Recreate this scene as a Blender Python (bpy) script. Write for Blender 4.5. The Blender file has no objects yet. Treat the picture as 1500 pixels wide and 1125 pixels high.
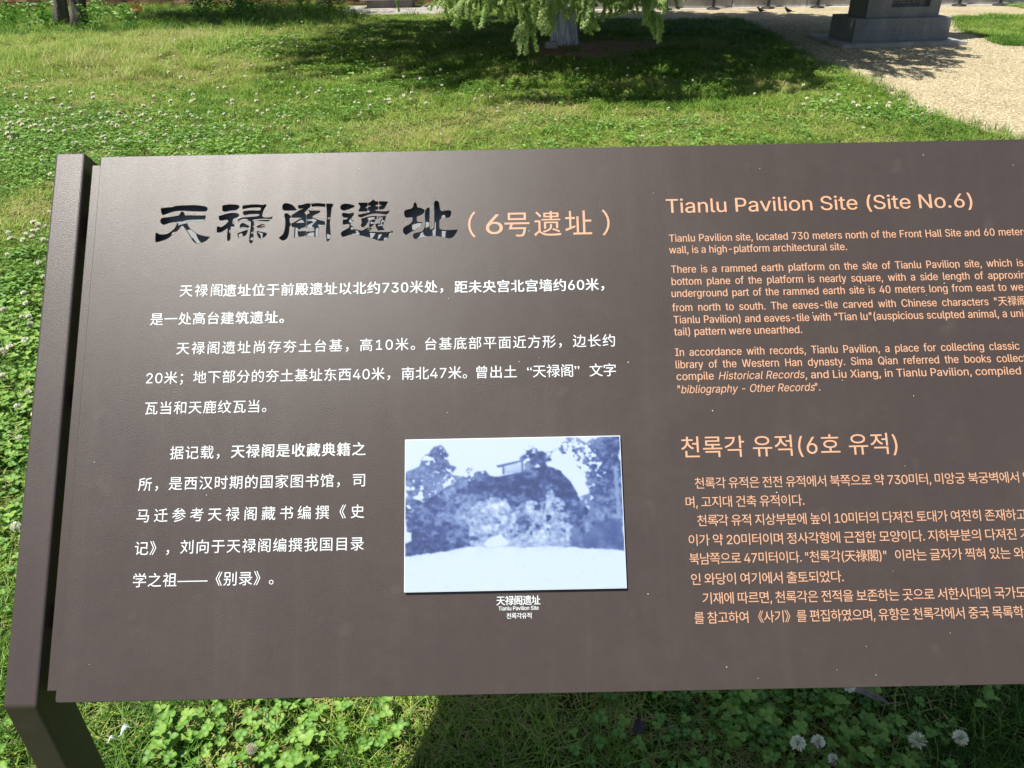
import bpy, bmesh, math, random
import numpy as np
from mathutils import Vector, Matrix

random.seed(7)
RNG = np.random.default_rng(11)
S = bpy.context.scene
COL = S.collection
rad = math.radians

# ------------------------------------------------------------------ camera
PITCH, ROLL, CAM_Z = rad(30.5), rad(1.1), 1.35
F = Vector((0, math.cos(PITCH), -math.sin(PITCH)))
U0 = Vector((0, math.sin(PITCH), math.cos(PITCH)))
X0 = Vector((1, 0, 0))
CU = U0 * math.cos(ROLL) + X0 * math.sin(ROLL)
CX = X0 * math.cos(ROLL) - U0 * math.sin(ROLL)
cam_d = bpy.data.cameras.new('camera')
cam = bpy.data.objects.new('camera', cam_d)
COL.objects.link(cam)
m = Matrix((CX, CU, -F)).transposed().to_4x4()
m.translation = Vector((0, 0, CAM_Z))
cam.matrix_world = m
cam_d.sensor_fit = 'HORIZONTAL'
cam_d.sensor_width = 36.0
cam_d.lens = 36.0 * 1130 / 1500
cam_d.clip_start = 0.02
cam_d.clip_end = 1000
S.camera = cam

# ------------------------------------------------------------------ light
SUN = Vector((-0.36, -0.17, 0.92)).normalized()
world = bpy.data.worlds.new('World')
S.world = world
world.use_nodes = True
wn = world.node_tree
bg = wn.nodes['Background']
sky = wn.nodes.new('ShaderNodeTexSky')
sky.sky_type = 'NISHITA'
sky.sun_disc = False
sky.sun_elevation = math.asin(SUN.z)
sky.sun_rotation = math.atan2(SUN.x, SUN.y)
sky.air_density = 1.0
sky.dust_density = 1.5
sky.ozone_density = 1.0
wn.links.new(sky.outputs[0], bg.inputs[0])
bg.inputs[1].default_value = 0.072
sl = bpy.data.lights.new('sun', 'SUN')
sl.energy = 5.0
sl.angle = rad(0.53)
sl.color = (1.0, 0.955, 0.88)
so = bpy.data.objects.new('sun', sl)
so.rotation_mode = 'QUATERNION'
so.rotation_quaternion = (-SUN).to_track_quat('-Z', 'Y')
so.location = SUN * 30
COL.objects.link(so)
vs = S.view_settings
S.display_settings.display_device = 'sRGB'
vs.view_transform = 'Standard'
vs.look = 'None'
vs.exposure = 0.70
vs.gamma = 1
vs.use_curve_mapping = False
S.cycles.max_bounces = 6
S.cycles.transparent_max_bounces = 8

# ------------------------------------------------------------------ helpers
def tag(o, label=None, cat=None, group=None, kind=None):
    if label: o['label'] = label
    if cat: o['category'] = cat
    if group: o['group'] = group
    if kind: o['kind'] = kind
    return o

def empty(name, loc=(0, 0, 0), rz=0.0):
    o = bpy.data.objects.new(name, None)
    o.location = loc
    o.rotation_euler = (0, 0, rz)
    o.empty_display_size = 0.1
    COL.objects.link(o)
    return o

def link(name, mesh, mat=None, parent=None):
    o = bpy.data.objects.new(name, mesh)
    COL.objects.link(o)
    if parent: o.parent = parent
    if mat is not None:
        mesh.materials.clear()
        for k in (mat if isinstance(mat, (list, tuple)) else [mat]):
            mesh.materials.append(k)
    return o

def pydata(name, v, f, smooth=False):
    me = bpy.data.meshes.new(name)
    me.from_pydata([tuple(p) for p in v], [], [tuple(q) for q in f])
    if smooth:
        for p in me.polygons: p.use_smooth = True
    me.update()
    return me

def bm_mesh(name, bm, smooth=False):
    bmesh.ops.recalc_face_normals(bm, faces=bm.faces)
    me = bpy.data.meshes.new(name)
    bm.to_mesh(me)
    bm.free()
    if smooth:
        for p in me.polygons: p.use_smooth = True
    return me

def add_box(bm, x0, x1, y0, y1, z0, z1, bev=0.0, taper=0.0):
    vs_ = [bm.verts.new(((x0 if i == 0 else x1) + (taper * (1 if i == 0 else -1) if k else 0),
                         (y0 if j == 0 else y1) + (taper * (1 if j == 0 else -1) if k else 0),
                         z0 if k == 0 else z1)) for k in (0, 1) for j in (0, 1) for i in (0, 1)]
    fs = [(0, 2, 3, 1), (4, 5, 7, 6), (0, 1, 5, 4), (2, 6, 7, 3), (0, 4, 6, 2), (1, 3, 7, 5)]
    faces = [bm.faces.new([vs_[i] for i in f]) for f in fs]
    if bev:
        es = set(e for f in faces for e in f.edges)
        bmesh.ops.bevel(bm, geom=list(es), offset=bev, segments=2, affect='EDGES', profile=0.5)

def box_mesh(name, *a, **k):
    bm = bmesh.new()
    add_box(bm, *a, **k)
    return bm_mesh(name, bm)

def tube(v, f, pts, radii, n=8, cap=True):
    """append a tapered tube through pts to the lists v, f"""
    pts = [Vector(p) for p in pts]
    b0 = len(v)
    t0 = None
    for i, p in enumerate(pts):
        t = (pts[min(i + 1, len(pts) - 1)] - pts[max(i - 1, 0)]).normalized()
        if t0 is None:
            a = t.orthogonal().normalized()
        else:
            a = (a - t * a.dot(t)).normalized()
        t0 = t
        b = t.cross(a)
        r = radii[i] if hasattr(radii, '__len__') else radii
        for k in range(n):
            an = 2 * math.pi * k / n
            v.append(p + a * (math.cos(an) * r) + b * (math.sin(an) * r))
    for i in range(len(pts) - 1):
        for k in range(n):
            f.append((b0 + i * n + k, b0 + i * n + (k + 1) % n, b0 + (i + 1) * n + (k + 1) % n, b0 + (i + 1) * n + k))
    if cap:
        f.append(tuple(b0 + k for k in reversed(range(n))))
        f.append(tuple(b0 + (len(pts) - 1) * n + k for k in range(n)))

# value noise ---------------------------------------------------------------
_LAT = np.random.default_rng(3).random((8, 256, 256))
def noise(x, y, freq=1.0, seed=0, octaves=3):
    x = np.asarray(x, float) * freq + 37.3 * seed + 500
    y = np.asarray(y, float) * freq + 17.9 * seed + 500
    out = 0; amp = 1; tot = 0
    for o in range(octaves):
        L = _LAT[(seed + o) % 8]
        xi = np.floor(x).astype(int); yi = np.floor(y).astype(int)
        fx = x - xi; fy = y - yi
        fx = fx * fx * (3 - 2 * fx); fy = fy * fy * (3 - 2 * fy)
        a = L[xi % 256, yi % 256]; b = L[(xi + 1) % 256, yi % 256]
        c = L[xi % 256, (yi + 1) % 256]; d = L[(xi + 1) % 256, (yi + 1) % 256]
        out = out + amp * ((a * (1 - fx) + b * fx) * (1 - fy) + (c * (1 - fx) + d * fx) * fy)
        tot += amp; amp *= 0.5; x = x * 2.03; y = y * 2.03
    return out / tot

def inside(px, py, poly):
    px = np.asarray(px, float); py = np.asarray(py, float)
    r = np.zeros(px.shape, bool)
    n = len(poly); j = n - 1
    for i in range(n):
        xi, yi = poly[i]; xj, yj = poly[j]
        c = ((yi > py) != (yj > py)) & (px < (xj - xi) * (py - yi) / ((yj - yi) or 1e-12) + xi)
        r ^= c
        j = i
    return r

# materials -----------------------------------------------------------------
class Mat:
    def __init__(s, name):
        s.m = bpy.data.materials.new(name); s.m.use_nodes = True
        s.t = s.m.node_tree; s.b = s.t.nodes['Principled BSDF']; s.out = s.t.nodes['Material Output']
    def n(s, kind, **kw):
        nd = s.t.nodes.new(kind)
        for k, v in kw.items(): setattr(nd, k, v)
        return nd
    def l(s, a, b): s.t.links.new(a, b)
    def coord(s, scale=1.0, which='Object'):
        tc = s.n('ShaderNodeTexCoord'); mp = s.n('ShaderNodeMapping')
        mp.inputs['Scale'].default_value = (scale,) * 3 if not hasattr(scale, '__len__') else scale
        s.l(tc.outputs[which], mp.inputs[0]); return mp.outputs[0]
    def noise(s, vec, scale, detail=4, rough=.55):
        nd = s.n('ShaderNodeTexNoise'); nd.inputs['Scale'].default_value = scale
        nd.inputs['Detail'].default_value = detail; nd.inputs['Roughness'].default_value = rough
        s.l(vec, nd.inputs['Vector']); return nd.outputs['Fac']
    def ramp(s, fac, stops):
        r = s.n('ShaderNodeValToRGB'); e = r.color_ramp.elements
        while len(e) < len(stops): e.new(0.5)
        for el, (p, c) in zip(e, stops):
            el.position = p; el.color = (*c, 1) if len(c) == 3 else c
        s.l(fac, r.inputs[0]); return r.outputs[0]
    def mix(s, fac, a, b, mode='MIX'):
        nd = s.n('ShaderNodeMix', data_type='RGBA', blend_type=mode)
        for sock, val in ((nd.inputs[0], fac), (nd.inputs[6], a), (nd.inputs[7], b)):
            if isinstance(val, (int, float)): sock.default_value = val
            elif isinstance(val, tuple): sock.default_value = (*val, 1)
            else: s.l(val, sock)
        return nd.outputs[2]
    def bump(s, h, strength, dist=0.01):
        nd = s.n('ShaderNodeBump'); nd.inputs['Strength'].default_value = strength
        nd.inputs['Distance'].default_value = dist
        s.l(h, nd.inputs['Height']); s.l(nd.outputs[0], s.b.inputs['Normal'])
    def set(s, **kw):
        for k, v in kw.items():
            sock = s.b.inputs[k.replace('_', ' ')]
            if isinstance(v, (int, float)): sock.default_value = v
            elif isinstance(v, tuple): sock.default_value = (*v, 1)
            else: s.l(v, sock)
        return s

def m_coat(name, base, vary, rough=0.375):
    q = Mat(name); c = q.coord(1)
    big = q.noise(c, 5, 4); fine = q.noise(c, 900, 2, .7); mid = q.noise(c, 60, 5, .6)
    col = q.ramp(mid, [(0.25, tuple(k * (1 - vary) for k in base)), (0.8, tuple(k * (1 + vary) for k in base))])
    dust = q.ramp(q.noise(c, 9, 6, .7), [(0.5, (0, 0, 0)), (0.85, (0.07, 0.07, 0.07))])
    col = q.mix(dust, col, (0.20, 0.18, 0.165))
    streak = q.noise(q.coord((38, 3.0, 3.0)), 1.0, 5, .6)
    smear = q.ramp(streak, [(0.55, (0, 0, 0)), (0.80, (0.03, 0.03, 0.03))])
    col = q.mix(smear, col, (0.24, 0.20, 0.18))
    spot = q.ramp(q.noise(c, 26, 2, .5), [(0.68, (0, 0, 0)), (0.74, (0.03, 0.03, 0.03))])
    col = q.mix(spot, col, (0.30, 0.27, 0.25))
    rr = q.ramp(big, [(0.3, (rough - .035,) * 3), (0.7, (rough + .05,) * 3)])
    q.set(Base_Color=col, Roughness=q.mix(0.5, rr, q.ramp(streak, [(.3, (rough - .04,) * 3), (.75, (rough + .06,) * 3)])))
    q.b.inputs['Specular IOR Level'].default_value = 0.47
    q.bump(fine, 0.40, 0.0006)
    return q.m
M_COAT = m_coat('brown_powder_coat', (0.048, 0.0355, 0.0305), 0.06)
M_COAT_IN = m_coat('brown_powder_coat_inside', (0.048, 0.0355, 0.0305), 0.06)

def m_plain(name, col, rough=0.6, spec=0.4, metallic=0.0, nscale=None, nvar=0.15, bump=0.0, bscale=None, bdist=0.005):
    q = Mat(name); c = q.coord(1)
    q.set(Roughness=rough, Metallic=metallic)
    q.b.inputs['Specular IOR Level'].default_value = spec
    if nscale:
        f = q.noise(c, nscale, 5)
        q.set(Base_Color=q.ramp(f, [(0.3, tuple(k * (1 - nvar) for k in col)), (0.7, tuple(k * (1 + nvar) for k in col))]))
    else:
        q.set(Base_Color=tuple(col))
    if bump: q.bump(q.noise(c, bscale or nscale or 50, 4), bump, bdist)
    return q.m
M_GALV = m_plain('galvanised_sheet', (0.19, 0.215, 0.225), 0.6, nscale=40, nvar=.12)
M_WHITE = m_plain('white_ink', (0.60, 0.63, 0.635), 0.5, nscale=300, nvar=.04)
M_PEACH = m_plain('copper_ink', (0.52, 0.285, 0.175), 0.5, nscale=300, nvar=.05)
M_DUST = m_plain('dust', (0.75, 0.72, 0.68), 0.9)
M_BLACK = m_plain('black_painted_iron', (0.018, 0.018, 0.02), 0.5, nscale=30, nvar=.2)

def foliage(name, stops, attr='tint', itype='INSTANCER', trans=0.42, rough=0.5, veins=False, fine=True):
    q = Mat(name)
    at = q.n('ShaderNodeAttribute', attribute_name=attr, attribute_type=itype)
    oi = q.n('ShaderNodeObjectInfo')
    fac = at.outputs['Fac']
    if fine:
        mt = q.n('ShaderNodeMath', operation='MULTIPLY_ADD')
        sub = q.n('ShaderNodeMath', operation='SUBTRACT'); sub.inputs[1].default_value = .5
        vc = q.n('ShaderNodeAttribute', attribute_name='blade', attribute_type='GEOMETRY')
        q.l(vc.outputs['Fac'], sub.inputs[0])
        q.l(sub.outputs[0], mt.inputs[0]); mt.inputs[1].default_value = 0.55
        q.l(fac, mt.inputs[2]); fac = mt.outputs[0]
    col = q.ramp(fac, stops)
    if veins:
        vn = q.n('ShaderNodeAttribute', attribute_name='pale', attribute_type='GEOMETRY')
        col = q.mix(vn.outputs['Fac'], col, (0.26, 0.38, 0.15))
    q.set(Base_Color=col, Roughness=rough)
    q.b.inputs['Specular IOR Level'].default_value = 0.35
    tr = q.n('ShaderNodeBsdfTranslucent'); q.l(col, tr.inputs[0])
    mx = q.n('ShaderNodeMixShader'); mx.inputs[0].default_value = trans
    q.l(q.b.outputs[0], mx.inputs[1]); q.l(tr.outputs[0], mx.inputs[2]); q.l(mx.outputs[0], q.out.inputs[0])
    return q.m
GR = [(0.0, (0.030, 0.100, 0.014)), (0.3, (0.085, 0.205, 0.020)), (0.55, (0.21, 0.345, 0.040)), (0.78, (0.38, 0.48, 0.105)), (1.0, (0.42, 0.36, 0.165))]
CL = [(0.0, (0.032, 0.130, 0.010)), (0.5, (0.125, 0.29, 0.026)), (1.0, (0.28, 0.44, 0.065))]
M_GRASS = foliage('grass_blade', GR)
M_CLOVER = foliage('clover_leaf', CL, veins=True, trans=.3)
M_CEDAR = foliage('cedar_needle', [(0, (0.10, 0.21, 0.055)), (.5, (0.33, 0.48, 0.15)), (1, (0.52, 0.62, 0.26))], trans=.3)
M_CEDAR_STEM = m_plain('cedar_twig', (0.16, 0.12, 0.07), .8)
TEXT = [
    ('天禄阁', -372.8, -324.7, 114.3, 'c', 15.6, 'w'),
    ('遗址位于前殿遗址以北约730米处，', -323.7, -75.7, 113.4, 'c', 15.6, 'wb'),
    ('距未央宫北宫墙约60米，', -62.6, 105.8, 112.4, 'c', 15.6, 'wb'),
    ('是一处高台', -403.9, -326.7, 81.7, 'c', 15.6, 'w'),
    ('建筑遗址。', -324.6, -254.1, 81.3, 'c', 15.6, 'wb'),
    ('天禄阁遗址尚存夯土台基，高10米。', -372.4, -107.0, 47.5, 'c', 15.6, 'w'),
    ('台基底部平面近方形，', -95.9, 56.1, 47.3, 'c', 15.6, 'w'),
    ('边长约', 68.5, 115.5, 47.3, 'c', 15.6, 'w'),
    ('20米；地下部分的夯土基址东西40米，', -403.9, -134.4, 14.5, 'c', 15.6, 'w'),
    ('南北47米。', -121.6, -49.5, 14.1, 'c', 15.6, 'w'),
    ('曾出土', -39.0, 5.5, 14.0, 'c', 15.6, 'w'),
    ('“天禄阁”', 16.9, 74.8, 13.9, 'c', 15.6, 'w'),
    ('文字', 85.9, 115.0, 13.8, 'c', 15.6, 'w'),
    ('瓦当和天鹿纹瓦当。', -403.0, -269.8, -19.2, 'c', 15.6, 'w'),
    ('据记载，', -372.4, -318.6, -68.8, 'c', 15.6, 'w'),
    ('天禄阁是收藏典籍之', -306.0, -160.3, -68.5, 'c', 15.6, 'wb'),
    ('所，', -404.5, -383.1, -102.1, 'c', 15.6, 'w'),
    ('是西汉时期的国家图书馆，', -371.7, -187.4, -101.8, 'c', 15.6, 'w'),
    ('司', -173.4, -160.3, -101.9, 'c', 15.6, 'w'),
    ('马迁参考天禄阁藏书编撰', -404.1, -198.2, -135.5, 'c', 15.6, 'w'),
    ('《史', -187.0, -160.6, -135.2, 'c', 15.6, 'w'),
    ('记》，', -403.6, -366.9, -169.6, 'c', 15.6, 'w'),
    ('刘向于天禄阁编撰我国目录', -355.2, -160.5, -169.0, 'c', 15.6, 'w'),
    ('学之祖——《别录》。', -403.2, -255.0, -202.7, 'c', 15.6, 'w'),
    ('（', -46.8, -37.9, 186.6, 'p', 33, 'p'),
    ('6', -26.4, -7.1, 186.6, 'c', 33, 'p'),
    ('号遗址', -5.2, 94.9, 186.1, 'c', 33, 'p'),
    ('）', 106.8, 116.3, 186.0, 'p', 33, 'p'),
    ('Tianlu Pavilion Site (Site No.6)', 181.1, 532.7, 195.9, 'b', 23.5, 'pb'),
    ('Tianlu Pavilion site, located 730 meters north of the Front Hall Site and 60 meter|s', 182.5, 586.0, 161.0, 'b', 12.2, 'pb'),
    ('wall, is a high-platform architectural site.', 181.7, 383.6, 147.2, 'b', 12.2, 'pb'),
    ('There is a rammed earth platform on the site of Tianlu Pavilion site, which is', 182.6, 580.8, 124.0, 'b', 12.2, 'pb'),
    ('bottom plane of the platform is nearly square, with a side length of approxi|mately', 182.3, 575.4, 109.7, 'b', 12.2, 'pb'),
    ('underground part of the rammed earth site is 40 meters long from east to we|st', 181.5, 576.8, 95.6, 'b', 12.2, 'pb'),
    ('from north to south. The eaves-tile carved with Chinese characters "天禄阁', 181.3, 577.5, 79.2, 'b', 12.2, 'pb'),
    ('Tianlu Pavilion) and eaves-tile with "Tian lu"(auspicious sculpted animal, a uni|corn', 182.0, 572.5, 65.0, 'b', 12.2, 'pb'),
    ('tail) pattern were unearthed.', 181.8, 324.2, 51.3, 'b', 12.2, 'pb'),
    ('In accordance with records, Tianlu Pavilion, a place for collecting classic', 181.8, 563.2, 27.8, 'b', 12.2, 'pb'),
    ('library of the Western Han dynasty. Sima Qian referred the books collec|ting', 181.4, 565.4, 13.9, 'b', 12.2, 'pb'),
    ('compile', 181.6, 222.5, 0.6, 'b', 12.2, 'pb'),
    ('Historical Records', 227.9, 321.9, 0.4, 'b', 12.2, 'pi'),
    (', and Liu Xiang, in Tianlu Pavilion, compiled', 323.5, 560.9, -0.2, 'b', 12.2, 'pb'),
    ('"', 182.0, 184.6, -13.9, 'b', 12.2, 'pb'),
    ('bibliography - Other Records', 185.6, 332.0, -14.1, 'b', 12.2, 'pi'),
    ('".', 333.1, 338.4, -14.2, 'b', 12.2, 'pb'),
    ('천록각 유적(6호 유적)', 182.1, 416.2, -73.3, 'c', 25.5, 'p'),
    ('천록각 유적은 전전 유적에서 북쪽으로 약 730미터, 미앙궁 북궁벽에서| 약', 194.4, 542.6, -112.3, 'c', 13.3, 'p'),
    ('며, 고지대 건축 유적이다.', 183.4, 310.2, -132.3, 'c', 13.3, 'p'),
    ('천록각 유적 지상부분에 높이 10미터의 다져진 토대가 여전히 존재하고', 194.5, 545.2, -151.9, 'c', 13.3, 'p'),
    ('이가 약 20미터이며 정사각형에 근접한 모양이다. 지하부분의 다져진| 기', 184.2, 531.7, -172.1, 'c', 13.3, 'p'),
    ('북남쪽으로 47미터이다. "천록각(天祿閣)"', 183.8, 392.0, -191.5, 'c', 13.3, 'p'),
    ('이라는 글자가 찍혀 있는 와|당', 401.1, 537.5, -191.7, 'c', 13.3, 'p'),
    ('인 와당이 여기에서 출토되었다.', 184.3, 344.5, -212.4, 'c', 13.3, 'p'),
    ('기재에 따르면, 천록각은 전적을 보존하는 곳으로 서한시대의 국가도', 195.1, 533.9, -232.1, 'c', 13.3, 'p'),
    ('를 참고하여 《사기》를 편집하였으며, 유향은 천록각에서 중국 목록학', 185.2, 528.4, -251.6, 'c', 13.3, 'p'),
    ('天禄阁遗址', -20.6, 25.2, -230.5, 'c', 10.3, 'wb'),
    ('Tianlu Pavilion Site', -18.5, 23.3, -240.4, 'b', 5.6, 'wb'),
    ('천록각유적', -10.3, 15.7, -246.0, 'c', 6.4, 'wb'),
]
CUT = [  # outlines of the five title characters cut through the face plate, mm
    [(-400.4,213.3),(-393.3,214.3),(-388.1,214.5),(-383,216),(-372.5,216.4),(-362,216.4),(-354.1,215.4),(-348.8,214.2),(-347.1,212),(-348.5,209.5),(-353.7,209.3),(-364.2,209.8),(-374.8,210.6),(-383.7,210.2),(-390.4,208.4),(-397.5,206),(-399.2,208)],
    [(-399.5,200.3),(-397.8,201.6),(-391,202.3),(-383.3,203.5),(-378.6,204.8),(-377.2,208.1),(-375.7,208.9),(-373.8,207.2),(-372.8,204.1),(-363.9,204),(-356,203.5),(-349,203.7),(-349.1,200.9),(-351,197.3),(-355.7,196.6),(-361.9,197),(-370.4,197.7),(-369.7,194.7),(-367.3,190.2),(-363.4,186.3),(-357.4,181.7),(-350.5,178.9),(-342.9,177.6),(-345.6,174.4),(-350.1,171.7),(-356.3,170.7),(-360,172.5),(-363.4,176.9),(-366.9,183),(-370.9,188.6),(-374,192.5),(-376.3,191.5),(-380.1,186.3),(-384.6,182.3),(-389.5,178),(-396.1,174.8),(-403.2,172.8),(-404.2,175),(-404.4,182.1),(-403.7,183.8),(-401.2,182.1),(-396.5,181.2),(-389.8,182.9),(-383.9,187.8),(-381.5,191.6),(-380.1,195.4),(-382.8,196.9),(-387,196.7),(-392.1,195.1),(-396.3,194.1),(-399,195.8),(-399.9,198.3)],
    [(-329.4,214.9),(-328.1,215.8),(-321.3,216.5),(-316.1,216.2),(-312.4,215.7),(-310.4,214),(-311.7,211.8),(-314.7,209.9),(-319.9,209.7),(-324.6,208.7),(-327.2,208.5),(-329.1,209.9),(-329.5,212.7)],
    [(-333,202.8),(-329.6,203.5),(-323.4,205.4),(-318.2,206.1),(-312.4,205.4),(-310.3,204),(-311.2,201.8),(-314.3,200.5),(-317.3,198.9),(-316.7,195.8),(-315.5,193),(-315.4,190),(-318,190.3),(-319.4,189.2),(-319.2,182.6),(-319.1,176),(-320,173),(-321,172.8),(-322,174.4),(-322.2,180.5),(-321.8,188.7),(-325.1,186.6),(-329.1,183.9),(-332.8,183.2),(-334.3,184),(-334.5,189.5),(-333.1,189.8),(-330.4,188.9),(-326.4,191),(-322.9,194.3),(-321.7,197),(-323.1,198.4),(-326.2,198.5),(-330.9,197.6),(-332.5,199.4)],
    [(-306.2,213.9),(-305,215),(-300.3,215.5),(-292.4,215.9),(-284.5,215.3),(-282.4,215.1),(-280.6,215.9),(-279.3,215),(-280.2,213.1),(-281.7,210.6),(-282.9,207.3),(-283.7,202.3),(-282.4,200.4),(-278.7,199.5),(-271.9,200.2),(-273.9,197.1),(-276.4,195.8),(-283.8,196.2),(-291.1,196.9),(-292.9,195.3),(-292.6,188.7),(-293,182.1),(-292.7,174.4),(-293.6,170.6),(-295.2,169.5),(-296.5,170.9),(-296.6,175.6),(-296.2,182.2),(-295.7,188.8),(-295.7,194.8),(-297.9,196.8),(-302.6,196.7),(-309.9,195.7),(-310.8,197.9),(-305.9,200),(-297,200.7),(-289.2,201.3),(-286.1,202.7),(-286.7,204.6),(-291.4,205),(-297.7,204.8),(-303.4,203.8),(-305.1,205.3),(-305.4,207.5),(-302.1,208.3),(-294.7,208.7),(-289.5,208.3),(-285.3,208.5),(-284.9,211.3),(-286,212.7),(-290.7,213),(-297.5,212.7),(-305.3,211.4),(-306.4,212.5)],
    [(-308.1,191.2),(-305.6,193.6),(-301.3,191.6),(-298.1,189.9),(-299.6,188.3),(-304.3,188.1),(-307.7,188.4)],
    [(-310.3,181.3),(-306.2,182.9),(-299.5,185.2),(-300.8,180.6),(-302.8,178.4),(-306.9,176.9),(-309,176.4),(-310.1,178.6)],
    [(-288.7,189.2),(-284.6,191.3),(-281,191.5),(-280.3,189),(-284,188.2),(-288.1,188.3)],
    [(-288.2,183.6),(-284.2,182.2),(-278.5,181),(-277.9,179),(-281.4,175.8),(-284,175),(-286.6,177),(-288.1,180.3)],
    [(-260.3,213.5),(-259.4,215.7),(-256.8,216.7),(-252.5,215.9),(-248.8,213.9),(-246.1,211),(-244.2,208.5),(-251.2,208.3),(-257.5,208.5),(-259.7,209.6),(-260.1,211.3)],
    [(-257.4,203.7),(-255.3,204.4),(-253.7,203.4),(-250.7,200.8),(-251.2,199.2),(-252.2,197.8),(-251.8,193.4),(-250.7,192.3),(-250.6,189.5),(-251.9,188.7),(-252,184.6),(-252.6,179.1),(-253.5,175.8),(-255.8,173.1),(-259.4,172.3),(-262.3,174.6),(-262.4,175.7),(-260.6,177),(-258.1,179.7),(-256.7,184.7),(-256.1,190.2),(-256.3,196.8),(-257.3,201.2)],
    [(-242.2,214),(-238.3,214.2),(-233.1,215.8),(-228.8,215.7),(-228.8,212.6),(-231.9,209.1),(-235.9,204.4),(-233.2,201.6),(-232.8,187.5),(-237.5,187),(-241.1,184.3),(-241.5,181.9),(-237.3,182.1),(-232.6,182.2),(-232.5,177),(-237.2,176.6),(-243.4,175.6),(-245.5,175.4),(-245.4,181.1),(-245.1,187.7),(-248.5,188.6),(-248.9,192.2),(-246,193.3),(-241.9,195.9),(-237.3,198.1),(-237.9,199.2),(-243.1,199.6),(-248.6,199.4),(-249.2,201.9),(-244.8,204.9),(-239.7,208.1),(-235.3,210),(-237.2,210.6),(-241.1,210.5),(-241.9,212)],
    [(-230,207.6),(-226.6,207),(-218.2,206.8),(-217.1,206),(-219.2,204.4),(-224.3,202),(-226.6,199.8),(-223.7,197.8),(-216.8,194.9),(-212.1,193.7),(-211.3,191.5),(-212,188.2),(-218.2,188),(-218.4,183.9),(-218.7,178.9),(-217.9,175.6),(-221.5,175.7),(-231.4,177),(-231.5,181.7),(-226.9,181.6),(-222.2,182),(-222.6,186.2),(-224.4,186.5),(-231.6,187.2),(-232,201.6),(-228.6,203.7),(-228.9,205.7)],
    [(-227.1,215.4),(-220,216.1),(-214.7,215.4),(-211.6,215),(-211.5,212),(-219.9,212.8),(-226.2,212.4)],
    [(-209.9,215),(-204.2,215.1),(-202.1,214),(-204.1,210.2),(-204.7,202.9),(-205.6,194.7),(-205.4,186.9),(-204.3,175.3),(-205.8,171.5),(-207.9,170.2),(-208.8,175.4),(-209.1,184.2),(-208.7,194.7),(-208.7,205.8)],
    [(-193.4,210.8),(-192.1,213.5),(-188,214.7),(-182.7,213.9),(-177.4,212.4),(-178.5,211),(-183.1,208.9),(-189.4,207.1),(-192.6,208.5)],
    [(-191.1,203.2),(-188.8,203.5),(-184.1,202.5),(-178.6,203.5),(-178.5,201.6),(-180.3,198.8),(-181.6,196.1),(-178.7,193.8),(-180.7,192.2),(-182,190.6),(-181.4,188.4),(-179,186.4),(-179.2,183.4),(-174.8,183),(-168.5,181.5),(-164.4,183.6),(-161,184.9),(-157.4,184.3),(-159.7,181.9),(-161.7,180.3),(-155.5,179.6),(-145.1,179.1),(-137.2,179.2),(-133.3,180.5),(-134.1,178),(-137.2,174.3),(-140.8,170.8),(-144.4,169.7),(-149.6,170.1),(-158,173.3),(-168.4,176.3),(-174.7,177.2),(-180.4,177.6),(-185.1,176.6),(-189.8,175.1),(-191.6,177),(-191.7,179.8),(-189.4,181.9),(-184.2,184.6),(-182.2,187.3),(-182.8,190),(-186.4,190.7),(-189,189.6),(-190.4,191.3),(-189.9,195.2),(-186.5,195.4),(-184.5,196.7),(-185.5,198.4),(-189.2,198.7),(-191.1,200.7)],
    [(-172.8,215.1),(-171.2,215.6),(-162.8,215.4),(-162.8,211.8),(-166.4,209.1),(-162.8,208.8),(-162.8,205.7),(-168.9,205.5),(-171.8,205.6),(-172.1,207.3),(-170.8,208.6),(-170.6,212),(-172,213.7)],
    [(-161.5,215.1),(-159.1,216.2),(-156,219.2),(-153.4,216.9),(-150.5,216.6),(-150.4,213.5),(-153.3,213),(-153.6,210.8),(-150.4,210.5),(-150.4,207.4),(-153.2,207.2),(-154.3,205.3),(-148,204.6),(-141.7,204.4),(-137.5,205.2),(-138.5,203),(-141.1,201.4),(-150.6,202.7),(-156.8,202.5),(-162.6,201),(-168.8,198.6),(-172,199),(-172.8,200.9),(-167.8,201.9),(-159.5,203.4),(-159,206.2),(-161.4,206.8),(-161.4,210.1),(-158.5,210.6),(-158.3,212.3),(-161.4,212.6)],
    [(-148.8,216.8),(-143.9,216.7),(-139.2,216.1),(-141.8,211.4),(-143.8,208.1),(-148.6,207.6),(-148.7,210.7),(-146,211.5),(-145.7,212.9),(-148.7,213.5)],
    [(-169.3,195.6),(-164.6,197.4),(-158.4,198.7),(-151.6,198.8),(-151.5,195.8),(-158.3,195.6),(-161.4,193.5),(-164,189.1),(-167,186.1),(-169.2,187.6),(-168.2,192.5)],
    [(-149.5,198.2),(-144.8,198.4),(-142.2,199.2),(-141.1,198),(-142.1,196.4),(-142.1,192.5),(-143.1,191.4),(-145.1,186.5),(-143,182.1),(-144.6,180.7),(-148.7,181.4),(-151.4,185),(-152.7,188.9),(-150.4,189.9),(-147.8,188.8),(-146.8,192.1),(-145.8,196.5),(-149.4,196.3)],
    [(-158.3,193.7),(-153.6,194.4),(-155.1,189.5),(-158.2,186),(-160,186.8),(-159.3,190.1)],
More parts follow.
